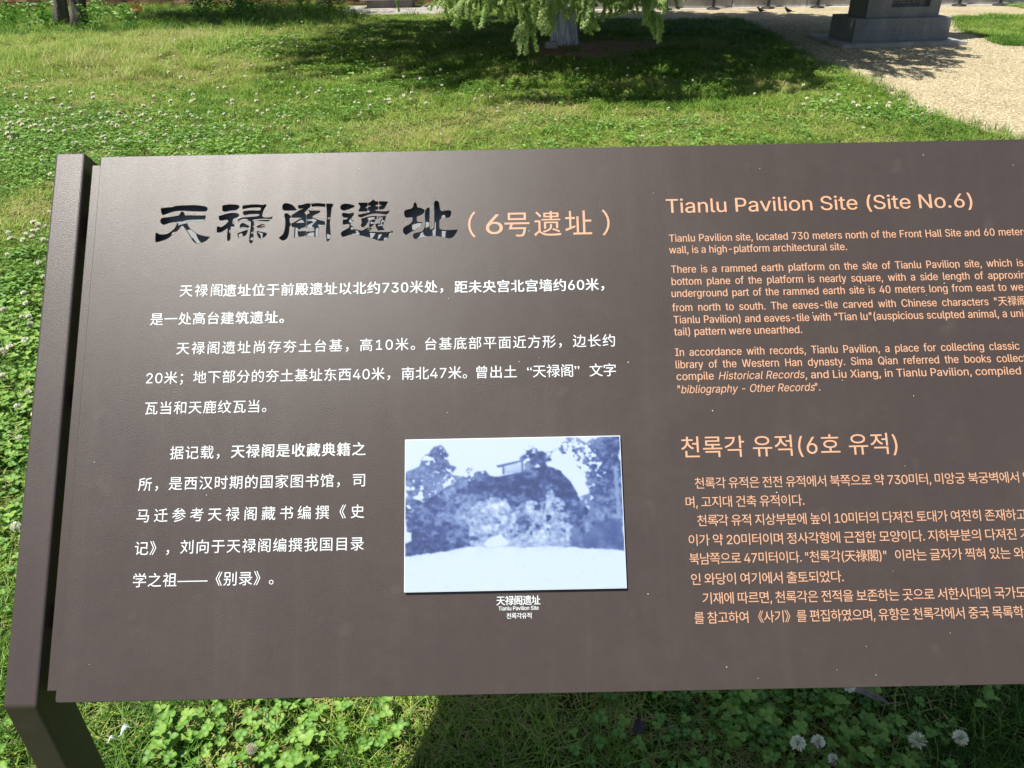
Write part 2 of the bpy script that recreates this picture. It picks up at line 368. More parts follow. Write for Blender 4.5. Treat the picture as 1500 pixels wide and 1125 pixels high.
    [(-119.7,203.7),(-118.4,205.4),(-113.7,206.6),(-110,208.5),(-108.7,213.5),(-107.2,214.6),(-105.9,211.8),(-105.1,208.7),(-101.6,207.8),(-98,206),(-96.9,204.6),(-98.5,201.6),(-102.1,199.2),(-105.5,198.2),(-106,194.6),(-105.3,191.2),(-100,190.3),(-101.1,186.7),(-105.7,183.5),(-112.5,179.3),(-117.7,176.1),(-120.3,178.3),(-120.9,182.7),(-118.8,185.2),(-113.1,188.6),(-110.5,191.9),(-110,195.8),(-111.5,197.4),(-117.3,197),(-119.4,199.3)],
    [(-95.6,203.2),(-94.3,206.5),(-92.2,208.2),(-91.4,207),(-91.2,200.9),(-91.4,193.2),(-91.7,186.5),(-90.1,181),(-85.9,182.6),(-85.2,188.1),(-85.1,201.9),(-85.4,211.9),(-84.9,215.3),(-82.8,216.3),(-80.7,214.6),(-79.9,210.7),(-79.1,205.7),(-77,203.4),(-70.7,204.1),(-67.1,203.8),(-66.3,202.1),(-67.1,197.7),(-69.2,196.3),(-75.5,195.6),(-78.6,194.6),(-79.9,191.8),(-79.9,183),(-76,180.7),(-68.2,180),(-58.8,180.6),(-61.5,176),(-64.6,172),(-68.8,171),(-73.5,171.9),(-83.9,174.3),(-94.3,173.4),(-100.5,172.4),(-106.7,170.9),(-109.1,172.6),(-109.4,175.3),(-107.8,177.2),(-101,178.5),(-97.9,181.2),(-95.8,185.5),(-95.6,191),(-95.9,197.7)],
]

# ================================================================== SETTING
# edge of the gravel against the lawn, from the back left to the front right
PATH_EDGE = [(0.9, 15.2), (1.5, 14.6), (2.5, 14.1), (3.4, 14.03), (3.86, 13.9), (3.81, 13.09), (3.69, 11.62), (3.47, 10.07), (3.42, 9.15),
             (3.50, 8.44), (3.53, 7.71), (3.44, 7.14), (3.34, 6.56), (3.46, 6.15), (3.51, 5.91), (3.50, 5.7), (3.58, 5.38),
             (3.9, 4.4), (4.3, 3.2), (4.6, 1.5), (4.8, -1.0)]
PATH = PATH_EDGE + [(16, -1.0), (16, 16.6), (0.9, 16.6)]
RGRASS = [(7.36, 13.9), (6.66, 12.49), (6.45, 11.74), (6.33, 10.97), (6.2, 10.35), (6.6, 10.1), (9.0, 9.9), (15.5, 9.6), (15.5, 14.1), (9.2, 13.95)]
RGRASS2 = [(9.1, 14.9), (15.5, 14.8), (15.5, 18), (9.3, 18)]
STRIP = [(-3.25, 16.2), (-2.4, 16.05), (-1.24, 15.95), (-1.0, 16.6), (-1.35, 18.0), (-3.3, 18.3)]
SOIL = [(0.15, 10.72), (0.72, 9.85), (1.31, 9.95), (1.95, 10.6), (2.3, 11.2), (1.76, 11.6), (0.9, 11.7), (0.18, 11.48), (-0.1, 11.1)]

# lawn ground: one sheet out past the horizon, finer near the camera
def sheet(name, xs, ys, z=0.0, bumpy=0.0):
    v = []; f = []
    for y in ys:
        for x in xs: v.append((x, y, z + (bumpy * (float(noise(x, y, 1.3, 5)) - .5) if bumpy else 0)))
    nx = len(xs)
    for j in range(len(ys) - 1):
        for i in range(nx - 1):
            a = j * nx + i; f.append((a, a + 1, a + nx + 1, a + nx))
    return pydata(name, v, f)
q = Mat('lawn_soil'); c = q.coord(1)
soilc = q.ramp(q.noise(c, 3.0, 6, .65), [(0.30, (0.04, 0.080, 0.016)), (0.52, (0.085, 0.130, 0.026)), (0.66, (0.15, 0.155, 0.055)), (0.8, (0.24, 0.20, 0.10))])
fine = q.ramp(q.noise(c, 60, 5, .7), [(0.3, (0.35, 0.35, 0.35)), (0.7, (1.25, 1.25, 1.25))])
q.set(Base_Color=q.mix(1.0, soilc, fine, 'MULTIPLY'), Roughness=0.95)
q.b.inputs['Specular IOR Level'].default_value = .1
q.bump(q.noise(c, 80, 5, .7), .8, .02)
M_LAWN = q.m
xs = [-400, -150, -60, -30] + list(np.linspace(-16, 16, 41)) + [30, 60, 150, 400]
ys = [-400, -150, -60, -20] + list(np.linspace(-4, 20, 33)) + [30, 60, 150, 400]
tag(link('ground', sheet('ground', xs, ys), M_LAWN), kind='structure')

def poly_sheet(name, poly, z, jitter=0.03, seed=1):
    pts = []
    n = len(poly)
    for i in range(n):
        a = Vector(poly[i]); b = Vector(poly[(i + 1) % n])
        L = (b - a).length
        k = max(1, min(14, int(L / 0.12)))
        for s in range(k):
            p = a.lerp(b, s / k)
            jx = (float(noise(p.x, p.y, 5, seed)) - .5) * 2 * jitter * 2
            jy = (float(noise(p.x, p.y, 5, seed + 2)) - .5) * 2 * jitter * 2
            pts.append((p.x + jx, p.y + jy))
    bm = bmesh.new()
    vs_ = [bm.verts.new((x, y, z)) for x, y in pts]
    es = [bm.edges.new((vs_[i], vs_[(i + 1) % len(vs_)])) for i in range(len(vs_))]
    bmesh.ops.triangle_fill(bm, edges=es, use_beauty=True)
    me = bpy.data.meshes.new(name); bm.to_mesh(me); bm.free()
    for p in me.polygons:
        if p.normal.z < 0: p.flip()
    return me
q = Mat('gravel'); c = q.coord(1)
vo = q.n('ShaderNodeTexVoronoi'); vo.inputs['Scale'].default_value = 75; q.l(c, vo.inputs['Vector'])
sep = q.n('ShaderNodeSeparateColor'); q.l(vo.outputs['Color'], sep.inputs[0])
gc = q.ramp(sep.outputs[0], [(0, (0.25, 0.19, 0.11)), (.35, (0.40, 0.335, 0.205)), (.75, (0.48, 0.415, 0.265)), (1, (0.57, 0.53, 0.38))])
gd = q.ramp(q.noise(c, 1.6, 5, .6), [(0.3, (0.80, 0.78, 0.74)), (0.65, (1.02, 1.0, 1.0))])
q.set(Base_Color=q.mix(1.0, gc, gd, 'MULTIPLY'), Roughness=.9)
q.b.inputs['Specular IOR Level'].default_value = .2
q.bump(vo.outputs['Distance'], .9, -.012)
M_GRAVEL = q.m
tag(link('path', poly_sheet('path', PATH, 0.006, .03, 1), M_GRAVEL), kind='structure')
tag(link('gravel_strip', poly_sheet('gravel_strip', STRIP, 0.006, .05, 2),
    m_plain('pale_gravel', (0.30, 0.275, 0.25), .9, nscale=50, nvar=.25, bump=.6, bscale=70, bdist=.01)), kind='structure')
tag(link('verge', poly_sheet('verge', RGRASS, 0.012, .04, 3), M_LAWN), kind='structure')
tag(link('verge', poly_sheet('verge', RGRASS2, 0.012, .04, 4), M_LAWN), kind='structure')
tag(link('bare_soil', poly_sheet('bare_soil', SOIL, 0.006, .10, 5),
    m_plain('reddish_mulch', (0.42, 0.23, 0.13), .95, spec=.1, nscale=18, nvar=.4, bump=.9, bscale=60, bdist=.02)), kind='structure')

# ------------------------------------------------------------------ scattering (stuff)
def scatter_points(x0, x1, y0, y1, per_m2, seed):
    r = np.random.default_rng(seed)
    n = int((x1 - x0) * (y1 - y0) * per_m2)
    return r.uniform(x0, x1, n), r.uniform(y0, y1, n), r

def scatter(name, protos, pos, rot, scl, tint, pick, label, cat):
    n = len(pos)
    me = bpy.data.meshes.new(name)
    me.vertices.add(n)
    me.vertices.foreach_set('co', np.asarray(pos, np.float32).ravel())
    for nm, ty, key, arr in (('rot', 'FLOAT_VECTOR', 'vector', rot), ('scl', 'FLOAT_VECTOR', 'vector', scl)):
        a = me.attributes.new(nm, ty, 'POINT'); a.data.foreach_set(key, np.asarray(arr, np.float32).ravel())
    a = me.attributes.new('tint', 'FLOAT', 'POINT'); a.data.foreach_set('value', np.asarray(tint, np.float32))
    a = me.attributes.new('pick', 'INT', 'POINT'); a.data.foreach_set('value', np.asarray(pick, np.int32))
    o = bpy.data.objects.new(name, me); COL.objects.link(o)
    tree = bpy.data.node_groups.new(name + '_scatter', 'GeometryNodeTree')
    tree.interface.new_socket('Geometry', in_out='INPUT', socket_type='NodeSocketGeometry')
    tree.interface.new_socket('Geometry', in_out='OUTPUT', socket_type='NodeSocketGeometry')
    N = tree.nodes; L = tree.links
    gi = N.new('NodeGroupInput'); go = N.new('NodeGroupOutput')
    iop = N.new('GeometryNodeInstanceOnPoints')
    jn = N.new('GeometryNodeJoinGeometry')
    for p in reversed(protos):
        oi = N.new('GeometryNodeObjectInfo'); oi.inputs[0].default_value = p
        oi.inputs['As Instance'].default_value = True; oi.transform_space = 'ORIGINAL'
        L.new(oi.outputs['Geometry'], jn.inputs[0])
    src = jn.outputs[0]
    L.new(gi.outputs[0], iop.inputs['Points']); L.new(src, iop.inputs['Instance'])
    iop.inputs['Pick Instance'].default_value = True
    for nm, ty, sock in (('rot', 'FLOAT_VECTOR', 'Rotation'), ('scl', 'FLOAT_VECTOR', 'Scale'), ('pick', 'INT', 'Instance Index')):
        na = N.new('GeometryNodeInputNamedAttribute'); na.data_type = ty; na.inputs[0].default_value = nm
        L.new(na.outputs[0], iop.inputs[sock])
    L.new(iop.outputs[0], go.inputs[0])
    md = o.modifiers.new('scatter', 'NODES'); md.node_group = tree
    if label: tag(o, label, cat)
    o['kind'] = 'stuff'
    return o

def proto(name, me, mat):
    me.materials.append(mat)
    return bpy.data.objects.new(name, me)      # a source for instancing, not placed in the scene itself

def set_attr(me, nm, vals):
    a = me.attributes.new(nm, 'FLOAT', 'POINT'); a.data.foreach_set('value', np.asarray(vals, np.float32))

def tuft(name, n, h0, h1, w, spread, lean, seed, seg=3, flat=False):
    r = random.Random(seed); v = []; f = []; bl = []
    for i in range(n):
        a = r.uniform(0, 6.283); d = spread * math.sqrt(r.random())
        bx, by = math.cos(a) * d, math.sin(a) * d
        an = r.uniform(0, 6.283); h = r.uniform(h0, h1); ln = lean * r.uniform(.3, 1.3) * h
        ca, sa = math.cos(an), math.sin(an); ww = w * r.uniform(.7, 1.3)
        b0 = len(v); shade = r.random()
        for s in range(seg + 1):
            t = s / seg
            off = ln * t * t; z = h * t * (1 - .35 * lean * t) if not flat else 0.004 + 0.3 * h * t * (1 - t) * r.uniform(.2, 1)
            if flat: off = h * t
            x = bx + ca * off; y = by + sa * off
            hw = ww * .5 * (1 - t ** 1.6) + 0.00015
            v.append((x - sa * hw, y + ca * hw, z)); v.append((x + sa * hw, y - ca * hw, z))
            bl += [shade, shade]
        for s in range(seg):
            q0 = b0 + 2 * s
            f.append((q0, q0 + 1, q0 + 3, q0 + 2))
    me = pydata(name, v, f)
    set_attr(me, 'blade', bl)
    return proto(name, me, M_GRASS)

G_NEAR = [tuft('near_tuft', 22, .025, .075, .0026, .045, .9, s, 4) for s in (1, 2, 3, 4)]
G_MID = [tuft('mid_tuft', 24, .03, .075, .0040, .07, 1.15, s, 3) for s in (5, 6, 7)]
G_FAR = [tuft('far_tuft', 30, .025, .075, .0048, .10, 1.25, s, 3) for s in (8, 9, 10)]
G_TALL = [tuft('tall_tuft', 26, .10, .26, .007, .10, .9, s, 3) for s in (11, 12, 13)]
G_STRAW = [tuft('straw_tuft', 16, .02, .06, .0022, .05, .5, s, 3, True) for s in (14, 15, 16)]

def clover_leaf(v, f, pale, bl, pos, size, yaw, tilt, shade):
    rot = Matrix.Rotation(yaw, 3, 'Z') @ Matrix.Rotation(tilt, 3, 'X')
    us = [0.0, .22, .45, .60, .82, 1.0]
    wd = [0.04, .55, .85, .92, .78, .30]
    for k in range(3):
        lr = Matrix.Rotation(k * 2.094, 3, 'Z')
        b0 = len(v)
        for i, (u, w) in enumerate(zip(us, wd)):
            for j in (-1, -.5, 0, .5, 1):
                yy = u * size - (.08 * size if (i == 5 and j == 0) else 0) - abs(j) * .10 * size * (1 if 0 < i < 5 else 0)
                xx = j * w * size * .5
                zz = .16 * size * abs(j) * (1 if i else 0) + .08 * size * u
                p = rot @ (lr @ Vector((xx, yy, zz)))
                v.append((pos[0] + p.x, pos[1] + p.y, pos[2] + p.z))
                pale.append({2: .60, 3: .40}.get(i, 0) * (1 if abs(j) < 1 else .4)); bl.append(shade)
        for i in range(5):
            for j in range(4):
                a = b0 + i * 5 + j
                f.append((a, a + 1, a + 6, a + 5))

def clover_tuft(name, n, r_leaf, spread, h, seed):
    r = random.Random(seed); v = []; f = []; pale = []; bl = []
    for i in range(n):
        a = r.uniform(0, 6.283); d = spread * math.sqrt(r.random())
        x, y = math.cos(a) * d, math.sin(a) * d; z = h * r.uniform(.45, 1.15)
        sh = r.random()
        clover_leaf(v, f, pale, bl, (x, y, z), r_leaf * r.uniform(.65, 1.2), r.uniform(0, 6.3), r.uniform(-.45, .45), sh)
        b0 = len(v)
        bx, by = x * .5 + r.uniform(-.01, .01), y * .5 + r.uniform(-.01, .01)
        for (px, py, pz) in ((bx, by, 0), ((x + bx) / 2, (y + by) / 2, z * .55), (x, y, z)):
            v += [(px - .0007, py, pz), (px + .0007, py, pz)]; pale += [0, 0]; bl += [.9, .9]
        f += [(b0, b0 + 1, b0 + 3, b0 + 2), (b0 + 2, b0 + 3, b0 + 5, b0 + 4)]
    me = pydata(name, v, f, True)
    set_attr(me, 'blade', bl); set_attr(me, 'pale', pale)
    return proto(name, me, M_CLOVER)
C_BIG = [clover_tuft('clover_near', 8, .0130, .055, .055, s) for s in (1, 2, 3)]
C_MID = [clover_tuft('clover_mid', 12, .016, .08, .06, s) for s in (4, 5, 6)]

# where clover grows: 0..1
def blob(x, y, cx, cy, rx, ry):
    return np.exp(-(((x - cx) / rx) ** 2 + ((y - cy) / ry) ** 2))
def clover_map(x, y):
    c = 0.25 * (noise(x, y, .9, 2) > .60)
    c = c + 1.2 * blob(x, y, -1.7, 2.6, .9, 1.35) + 1.0 * blob(x, y, -3.3, 5.9, 1.6, .8) + .9 * blob(x, y, -5.0, 6.6, 1.6, .9)
    c = c + .9 * blob(x, y, -3.6, 11.4, .9, .8) + 1.1 * blob(x, y, 2.95, 6.35, .40, .30) + .5 * blob(x, y, -1.3, 7.0, .5, .3)
    c = c + .85 * blob(x, y, -.50, .97, .23, .13) + .70 * blob(x, y, .60, .93, .24, .14) + 1.0 * blob(x, y, .2, 1.1, .14, .08)
    c = c - .9 * blob(x, y, -2.7, 4.25, .8, .22) - 1.0 * blob(x, y, -.75, .98, .09, .2)
    c = c * (0.45 + 1.1 * noise(x, y, 2.2, 3))
    return np.clip(c, 0, 1)
def dry_map(x, y):
    d = 1.5 * (noise(x, y, 1.1, 6) - .42)
    d = d + .9 * np.clip(noise(x, y, 2.6, 4) - .60, 0, 1) * 4
    d = d + .8 * blob(x, y, -2.75, 4.25, .6, .18) + .9 * blob(x, y, -.05, 1.0, .32, .14) + .5 * blob(x, y, -.6, 1.02, .3, .05) + .45 * blob(x, y, 1.5, 6.2, 2.2, .6)
    return np.clip(d, 0, 1)
BODIES = [[(4.1, 10.3), (5.8, 10.3), (5.8, 11.35), (4.1, 11.35)], [(0.5, 11.0), (1.0, 11.0), (1.0, 11.5), (.5, 11.5)]]
def lawn_ok(x, y, soft=0.05):
    jx = x + (noise(x, y, 6, 1) - .5) * 4 * soft; jy = y + (noise(x, y, 6, 4) - .5) * 4 * soft
    ok = ~inside(jx, jy, PATH) | inside(jx, jy, RGRASS) | inside(jx, jy, RGRASS2)
    ok &= ~inside(jx, jy, STRIP)
    ok &= ~(inside(jx, jy, SOIL) & (noise(x, y, 9, 2) > .34))
    for b in BODIES: ok &= ~inside(x, y, b)
    ok &= y < 18.3
    return ok
def view_wedge(x, y, m=1.0):
    return np.abs(x) < (.72 * np.abs(y) + m)

def put(name, protos, x, y, r, tint, s0, s1, label, cat, hz=None, z=0.004, tilt=.15):
    n = len(x)
    rot = np.stack([r.uniform(-tilt, tilt, n), r.uniform(-tilt, tilt, n), r.uniform(0, 6.283, n)], 1)
    s = r.uniform(s0, s1, n); hz = np.ones(n) if hz is None else hz
    scl = np.stack([s, s, s * hz], 1)
    return scatter(name, protos, np.stack([x, y, np.full(n, z)], 1), rot, scl, np.clip(tint, 0, 1), r.integers(0, len(protos), n), label, cat)

def grass_tint(x, y, r):
    t = .08 + .55 * noise(x, y, .8, 7) + .55 * (noise(x, y, 3.2, 5) - .5) + .45 * dry_map(x, y) + r.uniform(-.16, .16, len(x))
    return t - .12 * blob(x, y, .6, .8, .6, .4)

x, y, r = scatter_points(-2.3, 2.6, -.2, 1.7, 760, 21)
k = (r.random(len(x)) > .75 * clover_map(x, y)); x, y = x[k], y[k]
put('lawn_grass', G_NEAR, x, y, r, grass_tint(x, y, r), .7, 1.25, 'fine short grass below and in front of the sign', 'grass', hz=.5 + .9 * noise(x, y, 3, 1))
x, y, r = scatter_points(-2.3, 2.6, -.2, 1.7, 1000, 22)
k = r.random(len(x)) < .15 + dry_map(x, y); x, y = x[k], y[k]
put('dry_grass', G_STRAW, x, y, r, .80 + .2 * r.random(len(x)), .7, 1.3, 'dry straw coloured thatch lying between the grass below the sign', 'grass', z=.010)
x, y, r = scatter_points(-7.5, 5.5, 1.7, 6.2, 300, 23)
k = (r.random(len(x)) > .72 * clover_map(x, y)) & lawn_ok(x, y) & view_wedge(x, y, 3.2); x, y = x[k], y[k]
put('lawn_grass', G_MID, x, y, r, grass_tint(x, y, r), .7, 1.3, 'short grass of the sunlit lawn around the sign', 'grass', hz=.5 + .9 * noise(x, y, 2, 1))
x, y, r = scatter_points(-15, 15, 6.2, 18.2, 190, 24)
k = (r.random(len(x)) > .6 * clover_map(x, y) + .55 * dry_map(x, y)) & lawn_ok(x, y) & view_wedge(x, y, 4.0); x, y = x[k], y[k]
put('lawn_grass', G_FAR, x, y, r, grass_tint(x, y, r) + .13 + .40 * np.clip((-x - 1.5) / 3, 0, 1) * np.clip((y - 6.5) / 2.5, 0, 1), .7, 1.35, 'uneven mown grass of the lawn beyond the sign', 'grass', hz=.25 + 1.5 * noise(x, y, 2.2, 1))
x, y, r = scatter_points(-5.5, 3.6, 1.7, 9, 110, 25)
k = (r.random(len(x)) < .1 + 1.1 * dry_map(x, y)) & lawn_ok(x, y) & view_wedge(x, y, .5); x, y = x[k], y[k]
put('dry_grass', G_STRAW, x, y, r, .82 + .18 * r.random(len(x)), 1.2, 2.2, 'dry straw coloured thatch in the worn patches of the lawn', 'grass', z=.018)
# tall rank grass towards the back left
x, y, r = scatter_points(-15, -.2, 8.6, 18.2, 60, 26)
w = np.clip((-x - 2.6 + 1.6 * (noise(x, y, .6, 3) - .5) * 2) / 2.0, 0, 1) * np.clip((y - 8.6) / 1.6, 0, 1)
w = np.maximum(w, np.clip((y - 15.6) / .6, 0, 1) * (x < -1.1) * .35)
k = (r.random(len(x)) < w * (0.35 + noise(x, y, 1.4, 6))) & lawn_ok(x, y) & view_wedge(x, y, 4.0); x, y = x[k], y[k]
put('tall_grass', G_TALL, x, y, r, .38 + .75 * noise(x, y, .9, 1) + r.uniform(-.1, .1, len(x)) - .38 * (y > 13.2), .6, 1.25, 'tall rank grass and weeds at the back left of the lawn', 'tall grass', hz=.5 + .8 * noise(x, y, 1.0, 4))
# dark tussocks and a few taller tufts in the open lawn
x, y, r = scatter_points(-5, 3.3, 5.6, 9.5, 16, 27)
k = lawn_ok(x, y) & (noise(x, y, 1.7, 2) > .5); x, y = x[k], y[k]
put('tall_grass', G_TALL, x, y, r, .02 + .35 * r.random(len(x)), .28, .55, 'scattered darker tussocks standing out of the mown lawn', 'tall grass')
x, y, r = scatter_points(3.0, 3.9, 5.2, 14.2, 70, 28)
d = np.min([np.hypot(x - a, y - b) for a, b in [((PATH_EDGE[i][0] * (1 - t) + PATH_EDGE[i + 1][0] * t), (PATH_EDGE[i][1] * (1 - t) + PATH_EDGE[i + 1][1] * t)) for i in range(3, 17) for t in np.linspace(0, 1, 8)]], axis=0)
k = (d < .16); x, y = x[k], y[k]
put('tall_grass', G_TALL, x, y, r, .1 + .5 * r.random(len(x)), .30, .55, 'longer grass fringing the edge of the gravel path', 'tall grass')
# clover
x, y, r = scatter_points(-2.3, 2.6, -.2, 1.7, 420, 31)
k = r.random(len(x)) < clover_map(x, y) * 1.1; x, y = x[k], y[k]
put('clover_leaves', C_BIG, x, y, r, .25 + .5 * r.random(len(x)), .6, 1.2, 'three-leaved clover with pale chevrons under the edge of the sign', 'clover', hz=.7 + .5 * r.random(len(x)))
x, y, r = scatter_points(-6, 4, 1.6, 8.5, 300, 32)
k = (r.random(len(x)) < clover_map(x, y) * 1.15) & lawn_ok(x, y) & view_wedge(x, y, .8); x, y = x[k], y[k]
put('clover_leaves', C_MID, x, y, r, .2 + .6 * noise(x, y, 2.5, 2) + r.uniform(-.15, .25, len(x)), .5, .95, 'dense clover patches in the lawn left of and behind the sign', 'clover')
x, y, r = scatter_points(-9, 3.8, 8.5, 14.5, 110, 33)
k = (r.random(len(x)) < clover_map(x, y)) & lawn_ok(x, y) & view_wedge(x, y, .8); x, y = x[k], y[k]
put('clover_leaves', C_MID, x, y, r, .35 + .6 * r.random(len(x)), .8, 1.3, 'bright green clover patches far out on the lawn', 'clover')

# pebbles lying on the gravel
def pebble(seed):
    r = random.Random(seed); bm = bmesh.new()
    bmesh.ops.create_icosphere(bm, subdivisions=1, radius=.006)
    for vv in bm.verts: vv.co *= r.uniform(.75, 1.25); vv.co.z *= .6
    me = bm_mesh('pebble', bm, False); set_attr(me, 'blade', [r.random()] * len(me.vertices))
    return me
M_PEB = foliage('pebble_stone', [(0, (0.24, 0.18, 0.10)), (.4, (0.41, 0.34, 0.21)), (1, (0.57, 0.53, 0.38))], trans=0.0, rough=.85)
PEB = [proto('pebble', pebble(s), M_PEB) for s in (1, 2, 3)]
x, y, r = scatter_points(3.0, 8.5, 4.8, 14, 900, 41)
k = inside(x, y, PATH) & ~inside(x, y, RGRASS) & view_wedge(x, y, .3) & ~inside(x, y, BODIES[0]); x, y = x[k], y[k]
put('path_gravel', PEB, x, y, r, r.random(len(x)), .6, 1.7, 'loose beige pebbles covering the gravel path', 'gravel', z=.008)
# brown litter under the cedar
x, y, r = scatter_points(-.2, 2.4, 9.7, 11.8, 260, 42)
k = inside(x, y, SOIL); x, y = x[k], y[k]
M_LIT = foliage('dry_needles', [(0, (0.20, 0.10, 0.06)), (.5, (0.42, 0.24, 0.13)), (1, (0.58, 0.42, 0.26))], trans=.1)
lt = tuft('litter', 12, .02, .05, .003, .05, .4, 60, 2, True); lt.data.materials.clear(); lt.data.materials.append(M_LIT)
put('needle_litter', [lt], x, y, r, r.random(len(x)), .8, 1.6, 'rusty brown needle litter on the bare soil under the cedar', 'litter', z=.010)

# ================================================================== THE SIGN
TILT = rad(49.0)
PO = Vector((0, 0.73238, 0.91859))                        # origin of the sign's own frame (mid face)
PU = Vector((0, math.cos(TILT), math.sin(TILT)))
PN = Vector((0, -math.sin(TILT), math.cos(TILT)))
sign = empty('information_sign', PO)
sign.rotation_euler = (TILT, 0, 0)                        # local x right, y up the face, z out of the face
tag(sign, 'slanted brown metal information sign with white and copper coloured text on a bent post frame', 'information sign')

def smooth_poly(p, k=3):
    """closed Catmull-Rom through the traced outline points; sharp corners stay sharp"""
    n = len(p); out = []
    for i in range(n):
        p0, p1, p2, p3 = (np.array(p[(i + j) % n], float) for j in (-1, 0, 1, 2))
        def corner(a, b, c):
            u = b - a; w = c - b
            return float(u @ w) / (np.linalg.norm(u) * np.linalg.norm(w) + 1e-9) < 0.35
        t1 = np.zeros(2) if corner(p0, p1, p2) else (p2 - p0) * .5
        t2 = np.zeros(2) if corner(p1, p2, p3) else (p3 - p1) * .5
        if np.linalg.norm(p2 - p1) < 1.0:
            out.append(tuple(p1)); continue
        for s in range(k):
            t = s / k
            h = (2*t**3 - 3*t*t + 1) * p1 + (t**3 - 2*t*t + t) * t1 + (-2*t**3 + 3*t*t) * p2 + (t**3 - t*t) * t2
            out.append(tuple(h))
    return out

def rounded_rect(x0, x1, y0, y1, r, n=5):
    o = []
    for cx, cy, a0 in ((x1 - r, y0 + r, -90), (x1 - r, y1 - r, 0), (x0 + r, y1 - r, 90), (x0 + r, y0 + r, 180)):
        for i in range(n + 1):
            a = rad(a0 + 90 * i / n); o.append((cx + r * math.cos(a), cy + r * math.sin(a)))
    return o

def curve_plate(name, outlines, thick, bevel):
    """flat plate with holes; outlines in metres in the face's frame; front side at z = 0"""
    cu = bpy.data.curves.new(name, 'CURVE'); cu.dimensions = '2D'; cu.fill_mode = 'BOTH'
    K = 10.0                                             # work at ten times the size, then shrink, for a clean fill
    cu.extrude = (thick / 2 - bevel) * K; cu.bevel_depth = bevel * K; cu.bevel_resolution = 1
    cu.offset = -bevel * K
    for o_ in outlines:
        sp = cu.splines.new('POLY'); sp.points.add(len(o_) - 1); sp.use_cyclic_u = True
        for pt, (x, y) in zip(sp.points, o_): pt.co = (x * K, y * K, 0, 1)
    ob = bpy.data.objects.new(name, cu)
    me = bpy.data.meshes.new_from_object(ob)
    me.transform(Matrix.Translation((0, 0, -thick / 2)) @ Matrix.Scale(1 / K, 4))
    bpy.data.objects.remove(ob); bpy.data.curves.remove(cu)
    me.name = name
    return me

FX0, FX1, FY0, FY1 = -0.4748, 0.930, -0.3234, 0.2792
outs = [rounded_rect(FX0, FX1, FY0, FY1, .003)] + [[(x / 1000, y / 1000) for x, y in smooth_poly(p)] for p in CUT]
tag(link('face_plate', curve_plate('face_plate', outs, .003, .0006), M_COAT, sign),
    'brown face plate with the five large title characters cut through it')
# frame behind the face: a folded tray whose edge shows left of the face
bm = bmesh.new()
TX0, TX1, TY0, TY1 = -0.4862, 0.9415, -0.3126, 0.2706
add_box(bm, TX0, FX0 + .018, TY0, TY1, -.034, -.0035, .0008)
add_box(bm, FX1 - .018, TX1, TY0, TY1, -.034, -.0035, .0008)
add_box(bm, FX0 + .0185, FX1 - .0185, TY1 - .014, TY1, -.034, -.0035, .0008)
add_box(bm, FX0 + .0185, FX1 - .0185, TY0, TY0 + .014, -.034, -.0035, .0008)
link('tray_frame', bm_mesh('tray_frame', bm), M_COAT, sign)
bm = bmesh.new()
add_box(bm, FX0 + .0187, FX1 - .0187, TY0 + .0145, TY1 - .0145, -.0165, -.0145)
tag(link('inner_plate', bm_mesh('inner_plate', bm), M_GALV, sign), 'bare grey sheet seen through the cut characters')
bm = bmesh.new()
add_box(bm, TX0 + .002, TX1 - .002, TY0 + .002, TY1 - .002, -.0375, -.0343)
link('back_plate', bm_mesh('back_plate', bm), M_COAT, sign)

# posts: sloped head along the face, vertical leg to the ground (built in world axes, then brought into the sign's frame)
def post_mesh(x0, x1):
    D = .05
    A = PO + PU * .2850; B = PO + PU * -.3266
    yb, zb = B.y, B.z
    A2 = A - PN * D
    # back corner of the bend: back line of the head meets back line of the leg (y = yb + D)
    P2 = B - PN * D
    t = (yb + D - P2.y) / PU.y
    Cc = P2 + PU * t
    poly = [(A.y, A.z), (yb, zb), (yb, -.12), (yb + D, -.12), (Cc.y, Cc.z), (A2.y, A2.z)]
    bm = bmesh.new()
    l = [bm.verts.new((x0, y, z)) for y, z in poly]; r_ = [bm.verts.new((x1, y, z)) for y, z in poly]
    bm.faces.new(l); bm.faces.new(list(reversed(r_)))
    for i in range(6): bm.faces.new((l[i], l[(i + 1) % 6], r_[(i + 1) % 6], r_[i]))
    bmesh.ops.recalc_face_normals(bm, faces=bm.faces)
    bmesh.ops.bevel(bm, geom=list(bm.edges), offset=.0028, segments=3, affect='EDGES', profile=.5)
    inv = (Matrix.Translation(PO) @ Matrix.Rotation(TILT, 4, 'X')).inverted()
    bmesh.ops.transform(bm, matrix=inv, verts=bm.verts)
    me = bm_mesh('post', bm)
    return me
tag(link('post', post_mesh(-.5285, -.4936), M_COAT, sign), 'left bent post of the frame')
tag(link('post', post_mesh(.9490, .9839), M_COAT, sign), 'right bent post of the frame')
for yy in (.20, 0.0, -.24):
    for xa, xb in ((-.4950, -.4855), (.9405, .9500)):
        link('bracket', box_mesh('bracket', xa, xb, yy - .012, yy + .012, -.032, -.016), M_BLACK, sign)

